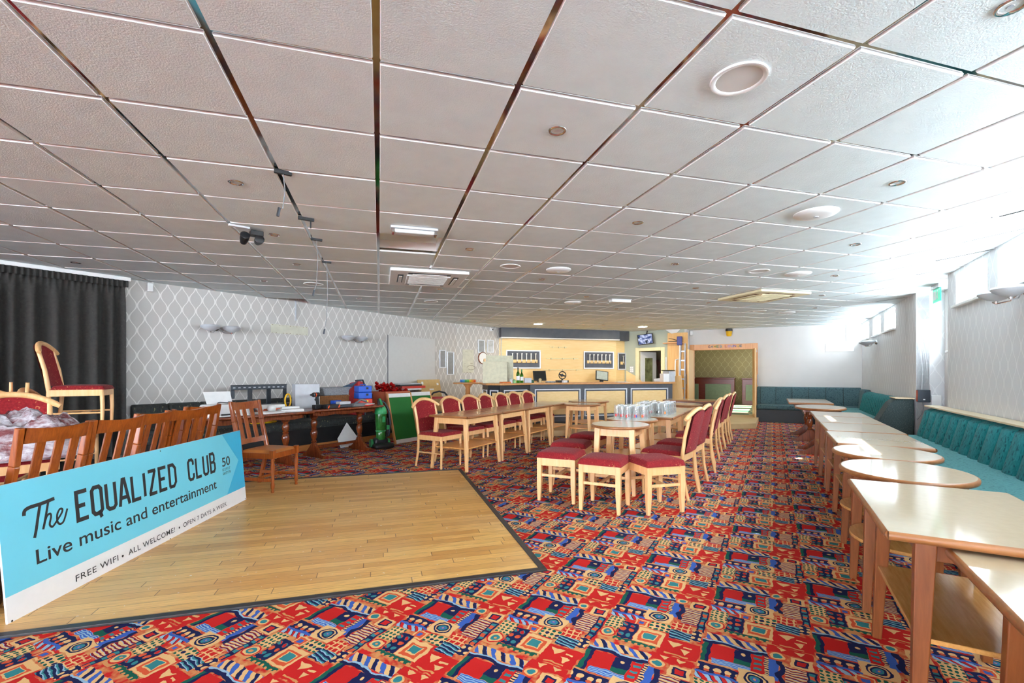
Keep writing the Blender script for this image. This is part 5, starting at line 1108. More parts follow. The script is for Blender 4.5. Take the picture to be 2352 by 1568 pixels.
MB().tube([(-0.05, -0.05, 0.15), (-0.15, -0.02, 0.20), (-0.18, -0.04, 0.40), (-0.16, -0.05, 0.62), (-0.10, -0.08, 0.76), (-0.04, -0.10, 0.80)], 0.020, 10).build('hose', M_steel, vc, 0, 50); MB().tube([(-0.115, -0.02, 0.18), (-0.12, -0.02, 0.50)], 0.022, 10).build('wand', M_blk, vc, 0, 50); MB().box(-0.15, -0.10, -0.01, 0.02, 0.30, 0.38).build('tool_clip', M_vacg, vc, 0.006)
for s in (-1, 1): MB().tube([(s*0.125, -0.06, 0.075), (s*0.165, -0.06, 0.075)], 0.07, 20).build('wheel', M_vacg, vc, 0, 40)
wt = MB().prism([(-0.26, 0.0), (0.20, 0.0), (0.24, 0.16), (0.02, 0.42)], -0.006, 0.006, 0, Matrix(((1, 0, 0, 0), (0, 0, 1, 0), (0, 1, 0, 0), (0, 0, 0, 1)))).build('broken_board', M_paper, None, 0.001); wt.location = lw(2.98, 0.83, 0.0); wt.rotation_euler = (0.18, 0, RLI); tag(wt, 'broken white board corner leaning on the black bench under the drill table', 'board')
# card sheet, dark bentwood chair and red chair by the blank panel
cd_ = MB().box(-0.36, 0.36, -0.006, 0.006, 0, 1.16).build('cardboard_sheet', M_card, None, 0.001); cd_.location = lw(5.55, 0.46, 0.0); cd_.rotation_euler = (0.20, 0, RLI); tag(cd_, 'tall brown sheet with torn white marks leaning on the angled corner', 'sheet')
tm = MB(); 
for x, z, w, h in ((-0.05, 0.93, 0.07, 0.035), (-0.27, 1.05, 0.03, 0.05), (0.22, 1.08, 0.03, 0.06)): tm.box(x-w, x+w, 0.0065, 0.0085, z-h/2, z+h/2)
tm.build('torn_mark', M_paper, cd_)
bw_ = thing('bentwood_armchair', 'dark bentwood armchair with red pad in front of the brown sheet', 'chair', lw(5.06, 0.98, 0.0), RLI-0.9)
for sx in (-1, 1):
    MB().tube([(sx*0.21, 0.19, 0.0), (sx*0.20, 0.19, 0.45)], [0.013, 0.017], 10).build('leg', M_black, bw_, 0, 40); MB().tube([(sx*0.20, -0.24, 0.0), (sx*0.19, -0.20, 0.45), (sx*0.19, -0.24, 0.78)], 0.015, 10).build('rear_leg', M_black, bw_, 0, 40)
    MB().tube([(sx*0.20, 0.19, 0.45), (sx*0.24, 0.16, 0.60), (sx*0.26, 0.10, 0.68)], 0.013, 8).build('arm_post', M_black, bw_, 0, 40); MB().tube([(sx*0.27, 0.20, 0.695), (sx*0.27, -0.05, 0.70), (sx*0.20, -0.24, 0.74)], [0.022, 0.02, 0.015], 10).build('arm', M_black, bw_, 0, 40)
MB().box(-0.22, 0.22, -0.21, 0.21, 0.44, 0.475).build('seat', M_black, bw_, 0.012)
MB().tube([(-0.19, -0.24, 0.78), (-0.12, -0.27, 0.86), (0, -0.28, 0.89), (0.12, -0.27, 0.86), (0.19, -0.24, 0.78)], 0.02, 10).build('back_rail', M_black, bw_, 0, 40); cushion(0.34, 0.10, 0.74, 0.03).build('red_pad', pm('red_vinyl', (150, 40, 40), 0.35), bw_, 0, 60)
hs_ = thing('bar_stool', 'tall dark bentwood stool behind the first red chairs', 'stool', lw(5.40, 1.32, 0.0), RLI)
MB().lathe([(0.16, 0.66), (0.17, 0.68), (0.165, 0.70), (0.0, 0.705)], 24).build('seat', M_black, hs_, 0, 40)
for q in range(4): a = q*PI/2+0.6; MB().tube([(0.12*math.cos(a), 0.12*math.sin(a), 0.67), (0.20*math.cos(a), 0.20*math.sin(a), 0.0)], 0.013, 8).build('leg', M_black, hs_, 0, 40)
MB().tube([(0.165*math.cos(2*PI*i/24), 0.165*math.sin(2*PI*i/24), 0.27) for i in range(25)], 0.009, 6, cap=False).build('foot_ring', M_black, hs_, 0, 40)
# poseur table in the corner
pt = thing('poseur_table', 'tall round topped pedestal table in the corner by the angled wall', 'table', at(1072, 878, 1.06), 0.0); pt.location.z = 0.0
dq = Vector((-1.03, 10.85, 0)); pt.location = (dq.x, dq.y, 0)
MB().lathe([(0.33, 1.035), (0.345, 1.045), (0.345, 1.055), (0.335, 1.065), (0.0, 1.065)], 40).build('tabletop', M_frame, pt, 0, 40); MB().lathe([(0.20, 0.0), (0.20, 0.03), (0.06, 0.06), (0.055, 0.95), (0.12, 1.035)], 24).build('pedestal', M_frame, pt, 0, 40)
toy = thing('rainbow_tube', 'rainbow coloured spring toy lying on the tall pedestal table', 'toy', (dq.x-0.02, dq.y, 1.066), 0.25)
for i, c in enumerate(((60, 120, 200), (70, 160, 210), (70, 170, 110), (110, 190, 70), (220, 200, 60), (230, 150, 50), (226, 96, 50))):
    MB().tube([(-0.16+i*0.052, 0, 0.035), (-0.16+i*0.052+0.05, 0, 0.035)], 0.033, 14).build('coil', pm('toy_%d' % i, c, 0.4), toy, 0, 40)
pl_ = MB().lathe([(0.05, 0.0), (0.085, 0.008), (0.09, 0.012), (0.0, 0.006)], 24).build('white_plate', M_whitep, None, 0, 50); pl_.location = (dq.x-0.24, dq.y-0.06, 1.066); tag(pl_, 'small white dish next to the rainbow toy', 'dish')
# ------------------------------------------------------------------ bar counter
BT = 1.07; CA, CB0, CB1 = 9.765, 3.2, 6.82
bC, bR = ab(CA, CB0), ab(CA, CB1); bD = Vector((-0.24, 9.62, 0)); bE = Vector((-0.50, 9.78, 0)); bF = Vector((-0.66, 10.45, 0))
front = [bF, bE, bD, bC, bR]
bar = thing('bar_counter', 'dark grey bar counter with birch panels in chrome frames and a wood top', 'bar', (0, 0, 0))
back = [bR+A*0.62, bC+A*0.62+B*0.1, Vector((-0.1, 10.55, 0))]
MB().prism([(p.x, p.y) for p in front+back], 0.12, BT-0.042).build('carcass', M_anth, bar, 0.006)
def outw(poly, d):
    pts = [(p.x, p.y) for p in poly]; q = inset(pts, -d); return q
MB().prism(outw(front+back, 0.05), BT-0.042, BT).build('counter_top', M_maple, bar, 0.010)
MB().prism(outw(front+back, 0.012), 0.121, 0.20).build('plinth', M_black, bar, 0.003)
def bar_panel(p0, p1, z0, z1):
    """chrome framed birch panel on the face that runs p0 -> p1"""
    d = (p1-p0); L = d.length; d.normalize(); n = Vector((d.y, -d.x, 0)); M = Matrix(((d.x, n.x, 0, p0.x), (d.y, n.y, 0, p0.y), (0, 0, 1, 0), (0, 0, 0, 1)))
    f = MB(); w = 0.026
    for a, b, c, e in ((0, L, z0, z0+w), (0, L, z1-w, z1), (0, w, z0+w, z1-w), (L-w, L, z0+w, z1-w)): f.box(a, b, 0.0, 0.018, c, e)
    f.build('panel_frame', M_alu, bar, 0.006, M=M)
    g = 0.03; MB().box(w+g, L-w-g, 0.0, 0.008, z0+w+g, z1-w-g).build('birch_panel', M_panelw, bar, 0.002, M=M)
for x0, x1 in ((1228, 1333), (1342, 1440), (1448, 1534)):
    a, b = on(x0, 890, bC, B), on(x1, 890, bC, B); bar_panel(Vector((a.x, a.y, 0)), Vector((b.x, b.y, 0)), 0.30, 0.93)
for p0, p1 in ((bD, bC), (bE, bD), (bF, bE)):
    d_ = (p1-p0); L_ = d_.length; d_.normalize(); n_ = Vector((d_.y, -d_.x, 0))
    MB().box(0.004, L_-0.004, 0.0, 0.005, 0.205, BT-0.044).build('shaded_facing', M_black, bar, M=Matrix(((d_.x, n_.x, 0, p0.x), (d_.y, n_.y, 0, p0.y), (0, 0, 1, 0), (0, 0, 0, 1))))  # thin plates added over the grey carcass, black for the shade on these faces
bar_panel(bD+(bC-bD)*0.10, bD+(bC-bD)*0.88, 0.30, 0.93); bar_panel(bE+(bD-bE)*0.15, bE+(bD-bE)*0.85, 0.30, 0.93); bar_panel(bF+(bE-bF)*0.12, bF+(bE-bF)*0.88, 0.30, 0.93)
bc = MB().box(3.30, 6.75, 12.02, 12.50, 0.12, 1.0).build('back_counter', M_panelw, None, 0.006); bc.rotation_euler = (0, 0, ROT_AB); tag(bc, 'birch back counter along the panelled wall behind the bar', 'counter')
# bulkhead over the back bar
bh = MB().box(3.20, 6.80, BA-0.22, BA+0.02, 2.275, 2.546).build('trim_4', M_anth, None, 0.004); bh.rotation_euler = (0, 0, ROT_AB); struct(bh, 'dark grey bulkhead over the back bar', 'bulkhead')
ls = MB().box(3.20, 6.80, BA-0.225, BA-0.0, 2.245, 2.274).build('trim_5', M_white, None, 0.003); ls.rotation_euler = (0, 0, ROT_AB); struct(ls, 'white strip under the dark bulkhead', 'trim')
rd = (uv(SU+0.02, SV0+0.04)-P_br); rl = rd.length; rd.normalize()
rh = MB().box(-0.05, rl, -0.16, 0.0, 2.245, 2.546).build('trim_6', M_anth, None, 0.004); rh.location = P_br; rh.rotation_euler = (0, 0, math.atan2(rd.y, rd.x)); struct(rh, 'dark grey bulkhead over the back bar return', 'bulkhead')
RBI = ROT_AB+PI
def onB(px, py, off=0.003): return on(px, py, P_bl, B)-A*off
def optic_panel(lab, loc, rz, w, h, n, grp='framed optic panels'):
    t = thing('optic_panel', lab, 'optic rack', loc, rz, grp); m = MB(); b = 0.035
    for x0, x1, z0, z1 in ((-w/2, w/2, -h/2, -h/2+b), (-w/2, w/2, h/2-b, h/2), (-w/2, -w/2+b, -h/2+b, h/2-b), (w/2-b, w/2, -h/2+b, h/2-b)): m.box(x0, x1, 0, 0.03, z0, z1)
    m.build('frame', M_alu, t, 0.008); MB().box(-w/2+b, w/2-b, 0, 0.012, -h/2+b, h/2-b).build('back_plate', M_anth2, t)
    MB().box(-w/2+0.10, w/2-0.10, 0.012, 0.05, -0.10, -0.01).build('wood_block', M_panelw, t, 0.008)
    for i in range(n):
        x = -w/2+0.17+(w-0.34)*i/max(1, n-1); o = MB(); o.tube([(x, 0.075, 0.15), (x, 0.075, -0.06)], 0.014, 10); o.box(x-0.016, x+0.016, 0.05, 0.10, 0.14, 0.17); o.build('optic', M_whitep, t, 0, 40)
        MB().tube([(x, 0.075, -0.06), (x, 0.075, -0.105)], [0.018, 0.012], 10).build('dispenser', M_chrome, t, 0, 40)
    return t
optic_panel('framed optic rack on the back bar above the green bottles', onB(1202, 825), RBI, 1.02, 0.52, 6)
optic_panel('framed optic rack on the back bar above the tilted till screen', onB(1375, 827), RBI, 0.98, 0.52, 6)
optic_panel('narrow framed optic rack on the back bar return beside the sage wall', P_br+rd*0.22+Vector((rd.y, -rd.x, 0))*0.004+Vector((0, 0, 1.64)), math.atan2(rd.y, rd.x)+PI, 0.34, 0.52, 2)
for y, x0, x1, lab in ((797, 1262, 1302, 'top clip rail of the missing back bar shelves'), (823, 1254, 1328, 'middle clip rail of the missing back bar shelves'), (849, 1247, 1336, 'bottom clip rail of the missing back bar shelves')):
    p, q = onB(x0, y, 0.02), onB(x1, y, 0.02); L = (q-p).length
    t = thing('shelf_rail', lab, 'rail', (p+q)/2, RBI, 'clip rails of the back bar'); MB().box(-L/2, L/2, -0.016, 0.0, -0.008, 0.008).build('rail', M_creamp, t, 0.002)
    for i in range(3): x = -L*0.35+L*0.35*i; MB().box(x-0.015, x+0.015, 0.0, 0.05, -0.03, 0.012).build('clip', M_bone, t, 0.004)
def till(lab, p, rz, tilt):
    t = thing('till_screen', lab, 'till', p, rz, 'till screens on the back counter')
    M = Matrix.Translation((0, 0, 0.20)) @ Matrix.Rotation(tilt, 4, 'Y') @ Matrix.Rotation(0.25, 4, 'X')
    MB().box(-0.19, 0.19, -0.02, 0.02, -0.13, 0.15).build('housing', M_blk, t, 0.008, M=M); MB().box(-0.165, 0.165, 0.0205, 0.022, -0.105, 0.13).build('screen', M_screen if tilt == 0.0 else pm('grey_screen', (176, 186, 180), 0.1), t, M=M)
    MB().box(-0.05, 0.05, -0.06, 0.0, 0.0, 0.15).box(-0.11, 0.11, -0.1, 0.1, 0.0, 0.02).build('stand', M_blk, t, 0.006); return t
till('black till screen behind the bottles on the back counter', ab(12.22, 4.28, 1.0), RBI+0.05, 0.0)
till('tilted grey till screen under the second optic rack', ab(12.22, 6.18, 1.0), RBI-0.1, -0.12)
def bottle(lab, p, h, cap):
    t = thing('wine_bottle', lab, 'bottle', p, 0.0, 'green bottles on the bar'); MB().lathe([(0.036, 0.0), (0.038, 0.01), (0.038, h*0.58), (0.030, h*0.68), (0.014, h*0.76), (0.013, h*0.97), (0.015, h)], 20).build('body', M_bottle, t, 0, 40)
    MB().lathe([(0.0385, h*0.18), (0.0385, h*0.46)], 20, cap=False).build('bottle_label', M_paper, t, 0, 40); MB().lathe([(0.0155, h*0.86), (0.016, h+0.004), (0.0, h+0.005)], 16, cap=False).build('capsule', cap, t, 0, 40)
bottle('tall green bottle with dark capsule on the bar top', Vector((0.13, 10.05, BT)), 0.33, M_blk); bottle('green bottle with green capsule on the bar top, next to the taller one', Vector((0.21, 10.12, BT)), 0.29, pm('green_foil', (40, 120, 50), 0.3))
def barbox(name, lab, cat, x, y, w, d, h, mat, rz=0.0, z=BT, bev=0.004, grp=None):
    o = MB().box(-w/2, w/2, -d/2, d/2, 0, h).build(name, mat, None, bev); o.location = (x, y, z+0.001); o.rotation_euler = (0, 0, ROT_AB+rz); return tag(o, lab, cat, grp)
barbox('cutlery_holder', 'small grey holder standing on the bar beside the bottles', 'holder', 0.34, 10.16, 0.15, 0.10, 0.11, M_lgrey)
barbox('folded_towels', 'orange and white cloths lying on the bar in front of the cream board', 'cloth', -0.14, 9.85, 0.22, 0.12, 0.03, pm('orange_cloth', (214, 120, 60), 0.9), 0.3)
for i, (x, y, h, c, lab) in enumerate(((-0.02, 9.92, 0.10, (210, 214, 216), 'crumpled clear wrapper on the bar beside the cream board'), (0.05, 9.98, 0.08, (120, 180, 120), 'small green and white pot on the bar'), (0.45, 10.22, 0.07, (40, 90, 60), 'small dark green jar on the bar'), (0.62, 10.26, 0.10, (196, 170, 120), 'little tan figurine on the bar in front of the black till screen'))):
    o = MB().lathe([(0.03, 0.0), (0.036, 0.01), (0.030, h*0.5), (0.034, h*0.8), (0.012, h)], 14).build('pot', pm('pot_%d' % i, c, 0.3, 0, 0.2), None, 0, 50); o.location = (x, y, BT+0.001); tag(o, lab, 'pot')
fg = thing('desk_fan', 'small black desk fan on a black drawer unit on the bar', 'fan', ab(10.0, 4.05, BT), ROT_AB+PI)
MB().box(-0.13, 0.13, -0.09, 0.09, 0, 0.05).build('drawer_unit', M_blk, fg, 0.006); MB().box(-0.03, 0.03, 0.09, 0.095, 0.015, 0.035).build('drawer_badge', M_lgrey, fg); MB().tube([(0, 0, 0.05), (0, 0, 0.09)], 0.02, 10).build('neck', M_blk, fg, 0, 40)
MB().tube([(0.085*math.cos(2*PI*i/28), 0.02, 0.165+0.085*math.sin(2*PI*i/28)) for i in range(29)], 0.012, 8, cap=False).build('guard_ring', M_blk, fg, 0, 50); MB().lathe([(0.035, -0.03), (0.03, 0.02), (0.01, 0.03)], 16, M=Matrix.Translation((0, 0, 0.165)) @ Matrix.Rotation(-PI/2, 4, 'X')).build('hub', M_steel, fg, 0, 40)
bl = MB()
for q in range(4): a = q*PI/2+0.3; bl.bar((0, 0.01, 0.165), (0.075*math.cos(a), 0.01, 0.165+0.075*math.sin(a)), 0.04, 0.004, (0, 0.5, 0.5))
bl.build('blade', M_steel, fg)
barbox('paper_stack', 'small stack of white cards on the bar before the fan', 'cards', 1.18, 10.42, 0.10, 0.08, 0.05, M_paper, 0.2)
barbox('cable_tangle', 'small tangle of white and black leads on the bar by the till', 'leads', 0.86, 10.38, 0.22, 0.10, 0.035, pm('lead_mix', (150, 150, 150), 0.5, 0, 0.6, 50), 0.1, BT, 0.012)
barbox('beer_towel', 'pale bar towel lying on the bar by the tilted till', 'towel', 2.55, 10.85, 0.28, 0.12, 0.012, M_paper, 0.05)
# boards leaning at the left end of the bar
cbd = MB().box(-0.26, 0.26, -0.008, 0.008, 0, 0.47).build('cream_board', pm('cream_board_paint', (206, 200, 172), 0.6), None, 0.002); cbd.location = (-0.36, 9.92, BT); cbd.rotation_euler = (-0.22, 0, 0.12); tag(cbd, 'cream board leaning at the end of the bar in front of the trellis wall', 'board')
cb2 = MB().box(-0.30, 0.30, -0.01, 0.01, 0, 0.60).build('cream_sheet', pm('pale_sheet_paint', (200, 196, 170), 0.6), None, 0.002); cb2.location = (-0.26, 10.12, BT); cb2.rotation_euler = (-0.08, 0, 0.2); tag(cb2, 'larger pale sheet standing behind the cream board on the bar end', 'board')
wb = MB().box(-0.02, 0.02, -0.16, 0.16, 0, 0.52).build('wooden_plank', M_doorw, None, 0.003); wb.location = (-0.60, 10.16, BT); wb.rotation_euler = (-0.05, 0.0, 0.1); tag(wb, 'wooden plank standing on edge at the bar end beside the clock', 'plank')

# ------------------------------------------------------------------ end of the bar: door, screen, birch pier, tools
df_ = MB(); s0, s1 = SD0, SD1
for a, b, c, e in ((s0-0.09, s0+0.02, 0.12, SDZ+0.08), (s1-0.02, s1+0.09, 0.12, SDZ+0.08), (s0+0.02, s1-0.02, SDZ-0.02, SDZ+0.08)): df_.box(a, b, -0.025, 0.13, c, e)
d1 = df_.build('door_1', M_creamp, None, 0.006); d1.location = uv(SU, SV0); d1.rotation_euler = (0, 0, ROT_UV); struct(d1, 'cream door frame behind the bar', 'door')
dl = thing('panelled_door', 'white glazed door leaf standing open inside the cream frame', 'door', uv(SU+0.13, SV0+SD0+0.03, 0.12), ROT_UV+1.0)
MB().box(0.0, 0.62, -0.018, 0.018, 0.0, 1.80).build('leaf', M_white, dl, 0.004); MB().box(0.16, 0.46, -0.022, 0.022, 0.85, 1.62).build('glazing', pm('dim_door_glass', (120, 122, 84), 0.1, 0, 0.5, 6), dl); MB().box(0.16, 0.46, -0.024, 0.024, 0.15, 0.60).build('lower_panel', M_whitep, dl, 0.006)
bw2 = MB().bar((0, 0, 0), (-0.28, 0.0, 1.6), 0.10, 0.03).build('leaning_board', M_mahog, None, 0.003); bw2.location = uv(SU+1.35, -2.95, 0.12); bw2.rotation_euler = (0, 0, ROT_UV); tag(bw2, 'red brown board leaning in the passage behind the cream door', 'board')
tk = cbox('side_counter', M_frame, 0.9, 0.4, 0.86, None, 0.005); tk.location = uv(SU+1.38, -2.92, 0.121); tk.rotation_euler = (0, 0, ROT_UV); tag(tk, 'wooden counter inside the passage behind the cream door', 'counter')
tv = thing('television', 'small wall television playing a blue and white picture above the cream door', 'television', on(1487, 780, uv(SU, SV0), V)-U*0.25, ROT_UV+PI-0.10)
M = Matrix.Rotation(0.10, 4, 'Y') @ Matrix.Rotation(-0.12, 4, 'X')
MB().box(-0.225, 0.225, -0.02, 0.02, -0.15, 0.15).build('housing', M_blk, tv, 0.006, M=M)
def mat_tv():
    m, nt, bs = new_mat('tv_picture'); o = objc(nt); n = noise(nt, mapped(nt, o, (6, 1, 9)), 1.3, 2.0); n2 = noise(nt, o, 9.0, 2.0)
    cc = mixc(nt, stretch(n, 0.40, 0.60), col(30, 60, 120), col(206, 216, 250)); cc = mixc(nt, stretch(n2, 0.60, 0.66), cc, col(20, 40, 60))
    bs.inputs['Base Color'].default_value = (0.02, 0.02, 0.02, 1); nt.links.new(cc.k, bs.inputs['Emission Color']); bs.inputs['Emission Strength'].default_value = 0.40; bs.inputs['Roughness'].default_value = 0.2; return m
MB().box(-0.205, 0.205, 0.0202, 0.0215, -0.128, 0.132).build('screen', mat_tv(), tv, M=M); MB().tube([(0, -0.02, 0.10), (0.0, -0.12, 0.18), (0.0, -0.16, 0.255)], 0.016, 8).build('bracket', M_blk, tv, 0, 40)
sw = on(1451, 848, uv(SU, SV0), V)
t = thing('switch_panel', 'grey panel of six light switches on the sage wall', 'switches', sw-U*0.003, ROT_UV+PI); MB().box(-0.06, 0.06, 0, 0.014, -0.09, 0.09).build('plate', M_lgrey, t, 0.003)
for i in range(2):
    for j in range(3): MB().box(-0.045+i*0.05, -0.005+i*0.05, 0.014, 0.022, -0.075+j*0.055, -0.035+j*0.055).build('rocker', M_whitep, t, 0.002)
bs_ = MB().prism([(-0.10, 0.0), (0.42, 0.0), (0.15, 0.22), (-0.10, 0.36)], 0, 0.012, 0, Matrix(((1, 0, 0, 0), (0, 0, 1, 0), (0, 1, 0, 0), (0, 0, 0, 1)))).build('splashback', M_panelw, None, 0.002); bs_.location = on(1446, 880, uv(SU, SV0), V)-U*0.02; bs_.location.z = 1.0; bs_.rotation_euler = (0, 0, ROT_UV); tag(bs_, 'cut down birch splashback on the sage wall beside the cream door', 'splashback')
ws = cbox('work_surface', M_maple, 0.74, 0.45, 0.03, None, 0.004); ws.location = uv(SU-0.24, -3.42, 0.97); ws.rotation_euler = (0, 0, ROT_UV); tag(ws, 'wooden work surface under the sage wall', 'worktop')
wsb = cbox('work_surface_cupboard', M_anth, 0.7, 0.40, 0.845, None, 0.004); wsb.location = uv(SU-0.22, -3.42, 0.122); wsb.rotation_euler = (0, 0, ROT_UV); tag(wsb, 'dark cupboard carrying the work surface under the sage wall', 'cupboard')
pw = MB().box(-2.66, -2.11, SU-0.035, SU-0.002, 0.12, 2.44).build('birch_pier', wood('birch_pier_wood', (214, 158, 76), (228, 178, 98), 0.4, (1, 1, 40), 2.0), None, 0.003); pw.rotation_euler = (0, 0, ROT_UV); tag(pw, 'tall birch panel between the sage wall and the double doorway', 'panel')
pc = MB().prism([(-2.72, 2.54), (-2.30, 2.54), (-2.40, 2.44), (-2.55, 2.42)], 0, 0.02, 0, Matrix(((1, 0, 0, 0), (0, 0, 1, SU-0.06), (0, 1, 0, 0), (0, 0, 0, 1)))).build('torn_paper', M_paper, None); pc.rotation_euler = (0, 0, ROT_UV); tag(pc, 'torn white paper at the top of the tall birch panel', 'paper')
sh = MB().box(-2.76, -2.22, SU-0.20, SU-0.036, 2.13, 2.155).build('wall_shelf', M_frame, None, 0.003); sh.rotation_euler = (0, 0, ROT_UV); tag(sh, 'small wooden shelf high on the tall birch panel', 'shelf')
cc_ = MB().tube([(0.16*math.cos(q)*(1-0.01*i), 0.05*math.sin(q*0.5), 0.02+0.10*abs(math.sin(q*0.5))*(1 if i > 12 else 0.2)) for i, q in enumerate([k*0.45 for k in range(30)])], 0.007, 6).build('black_lead', M_blk, None, 0, 40); cc_.location = uv(SU-0.12, -2.48, 2.157); cc_.rotation_euler = (0, 0, ROT_UV); tag(cc_, 'black cable bundle on the small high shelf', 'cable')
cpv = MB().tube([uv(SU-0.02, -2.70, 0.9), uv(SU-0.02, -2.70, 1.75)], 0.02, 8).build('white_trunking', M_whitep, None, 0, 40); tag(cpv, 'white cable trunking up the edge of the tall birch panel', 'trunking')
MB
M_lad = pm('ladder_aluminium', (170, 176, 184), 0.35, 0.7, 0.06)
ld = thing('step_ladder', 'folded aluminium ladder leaning beside the double doorway', 'ladder', uv(13.62, -2.22, 0.12), ROT_UV)
for x in (-0.07, 0.07): MB().bar((x, 0.0, 0.0), (x*0.8, 0.22, 2.0), 0.03, 0.055, (1, 0, 0)).build('rail', M_lad, ld, 0.004)
for i in range(7): z = 0.22+i*0.26; MB().bar((-0.062, 0.22*z/2.0, z), (0.062, 0.22*z/2.0, z), 0.03, 0.04, (0, 1, 0)).build('rung', M_lad, ld, 0.002)
mp = thing('mop', 'blue headed brush standing upside down against the birch panel', 'brush', uv(13.55, -2.30, 0.12), ROT_UV)
MB().tube([(0, 0, 0), (0, 0.20, 1.95)], 0.013, 10).build('pole', M_whitep, mp, 0, 40); MB().box(-0.07, 0.07, 0.16, 0.24, 1.95, 2.20).build('brush_head', M_navy, mp, 0.015)
wp_ = MB().tube([uv(13.58, -2.42, 0.121), uv(13.80, -2.42, 1.62), uv(13.83, -2.42, 1.66), uv(13.87, -2.36, 1.68)], 0.018, 10).build('white_pole', M_whitep, None, 0, 40); tag(wp_, 'bent white pole leaning on the birch panel by the ladder', 'pole')
lb2 = MB().box(-0.16, 0.16, -0.012, 0.012, 0, 1.10).build('leaning_plank', M_doorw, None, 0.003); lb2.location = uv(12.50, -2.12, 0.121); lb2.rotation_euler = (-0.12, -0.10, ROT_UV); tag(lb2, 'wooden board leaning at the right-angled end of the bar', 'board')
lb3 = MB().box(-0.14, 0.14, -0.012, 0.012, 0, 1.05).build('leaning_white_panel', M_whitep, None, 0.003); lb3.location = uv(12.36, -2.42, 0.121); lb3.rotation_euler = (-0.10, -0.16, ROT_UV); tag(lb3, 'white framed panel leaning on the bar end behind the wooden board', 'panel')
barbox('white_carton', 'white carton standing on the doorway end of the bar', 'carton', 3.74, 11.42, 0.16, 0.16, 0.20, M_whitep); barbox('white_appliance', 'larger white appliance on the doorway end of the bar', 'appliance', 3.92, 11.62, 0.22, 0.20, 0.26, M_lgrey, 0.2)
tr_ = MB().lathe([(0.10, 0.0), (0.16, 0.01), (0.17, 0.03), (0.0, 0.02)], 24).build('dark_tray', pm('dark_green_tray', (36, 48, 34), 0.4), None, 0, 40); tr_.location = (3.90, 11.62, BT+0.262); tag(tr_, 'round dark tray on top of the white appliance', 'tray')

# ------------------------------------------------------------------ double doorway
v0, v1 = FV0+DW0, FV0+DW1
fr = MB()
for a, b, c, e in ((v0-0.08, v0+0.03, 0.12, DZ+0.13), (v1-0.03, v1+0.10, 0.12, DZ+0.13), (v0+0.03, v1-0.03, DZ-0.03, DZ+0.13)): fr.box(a, b, FU-0.03, FU+0.17, c, e)
d2 = fr.build('door_2', M_frame, None, 0.006); d2.rotation_euler = (0, 0, ROT_UV); struct(d2, 'wooden frame of the double doorway with coloured letters on its head', 'door')
x = v0+0.42; cols = [(40, 44, 60), (20, 90, 90), (150, 130, 20), (30, 110, 70), (20, 110, 120), None, (170, 80, 80), (120, 110, 180), (100, 130, 180), (50, 70, 140), (160, 130, 20), (30, 80, 90)]
for c, k_ in zip('GAMES LOUNGE', cols):
    if k_ is not None: text(c, x, DZ+0.035, 0.062, 0.065, d2, pm('letter_%d_%d_%d' % k_, k_, 0.5), 'letter', z=0, bold=0.02, M=Matrix(((1, 0, 0, 0), (0, 0, 1, FU-0.032), (0, 1, 0, 0), (0, 0, 0, 1))))
    x += 0.076 if k_ is not None else 0.06
def leaf(lab, vh, ang, flip):
    t = thing('door_leaf', lab, 'door', uv(FU-0.03, vh, 0.125), ROT_UV+ang, 'leaves of the double doorway'); s = -1 if flip else 1
    MB().box(min(0, s*0.78), max(0, s*0.78), -0.02, 0.02, 0, 1.82).build('leaf', M_doorw, t, 0.003); MB().tube([(s*0.68, -0.06, 0.85), (s*0.68, -0.06, 1.12)], 0.012, 8).build('pull_handle', M_chrome, t, 0, 40); MB().box(min(s*0.62, s*0.74), max(s*0.62, s*0.74), -0.023, -0.02, 0.80, 1.16).build('finger_plate', M_alu, t); MB().box(min(s*0.05, s*0.40), max(s*0.05, s*0.40), -0.06, -0.02, 1.72, 1.79).build('door_closer', M_lgrey, t, 0.006); return t
leaf('pale wooden door leaf folded back by the ladder', v0+0.01, -PI/2-0.02, False); leaf('pale wooden door leaf folded back by the green corner bench', v1-0.01, PI/2+0.10, True)

# ------------------------------------------------------------------ end wall and exit alcove fittings
by_ = thing('wall_beacon', 'black and yellow beacon light at the top of the end wall', 'beacon', on(1675, 757, uv(FU, 0), V)-U*0.10-Vector((0, 0, 0.03)), ROT_UV+PI)
MB().lathe([(0.060, 0.072), (0.085, 0.06), (0.092, 0.0), (0.090, -0.02)], 20).build('cap', M_blk, by_, 0, 40); MB().lathe([(0.05, -0.16), (0.07, -0.13), (0.085, 0.0)], 20).build('lens', M_yell, by_, 0, 40); MB().box(-0.03, 0.03, -0.10, -0.02, 0.0, 0.06).build('bracket', M_blk, by_, 0.004)
q = on(1583, 757, uv(FU, 0), V); o = MB().box(-0.04, 0.04, 0, 0.06, -0.06, 0.06).build('motion_sensor', M_whitep, None, 0.01); o.location = uv(FU-0.001, FV0+0.06, 2.45); o.rotation_euler = (0, 0, ROT_UV+PI); tag(o, 'white motion sensor in the corner above the double doorway', 'sensor')
q = on(1928, 797, uv(FU, 0), V); vt = thing('mounting_plate', 'white fixing plate with screw holes on the end wall', 'plate', q-U*0.002, ROT_UV+PI); MB().box(-0.30, 0.30, 0, 0.008, -0.11, 0.11).build('plate', M_whitep, vt, 0.002); MB().box(-0.15, 0.07, 0.008, 0.010, -0.055, 0.05).build('patch', M_beige, vt)
for i in range(6): MB().box(-0.26+i*0.09-0.006, -0.26+i*0.09+0.006, 0.008, 0.011, 0.09, 0.102).build('screw', M_grey, vt)
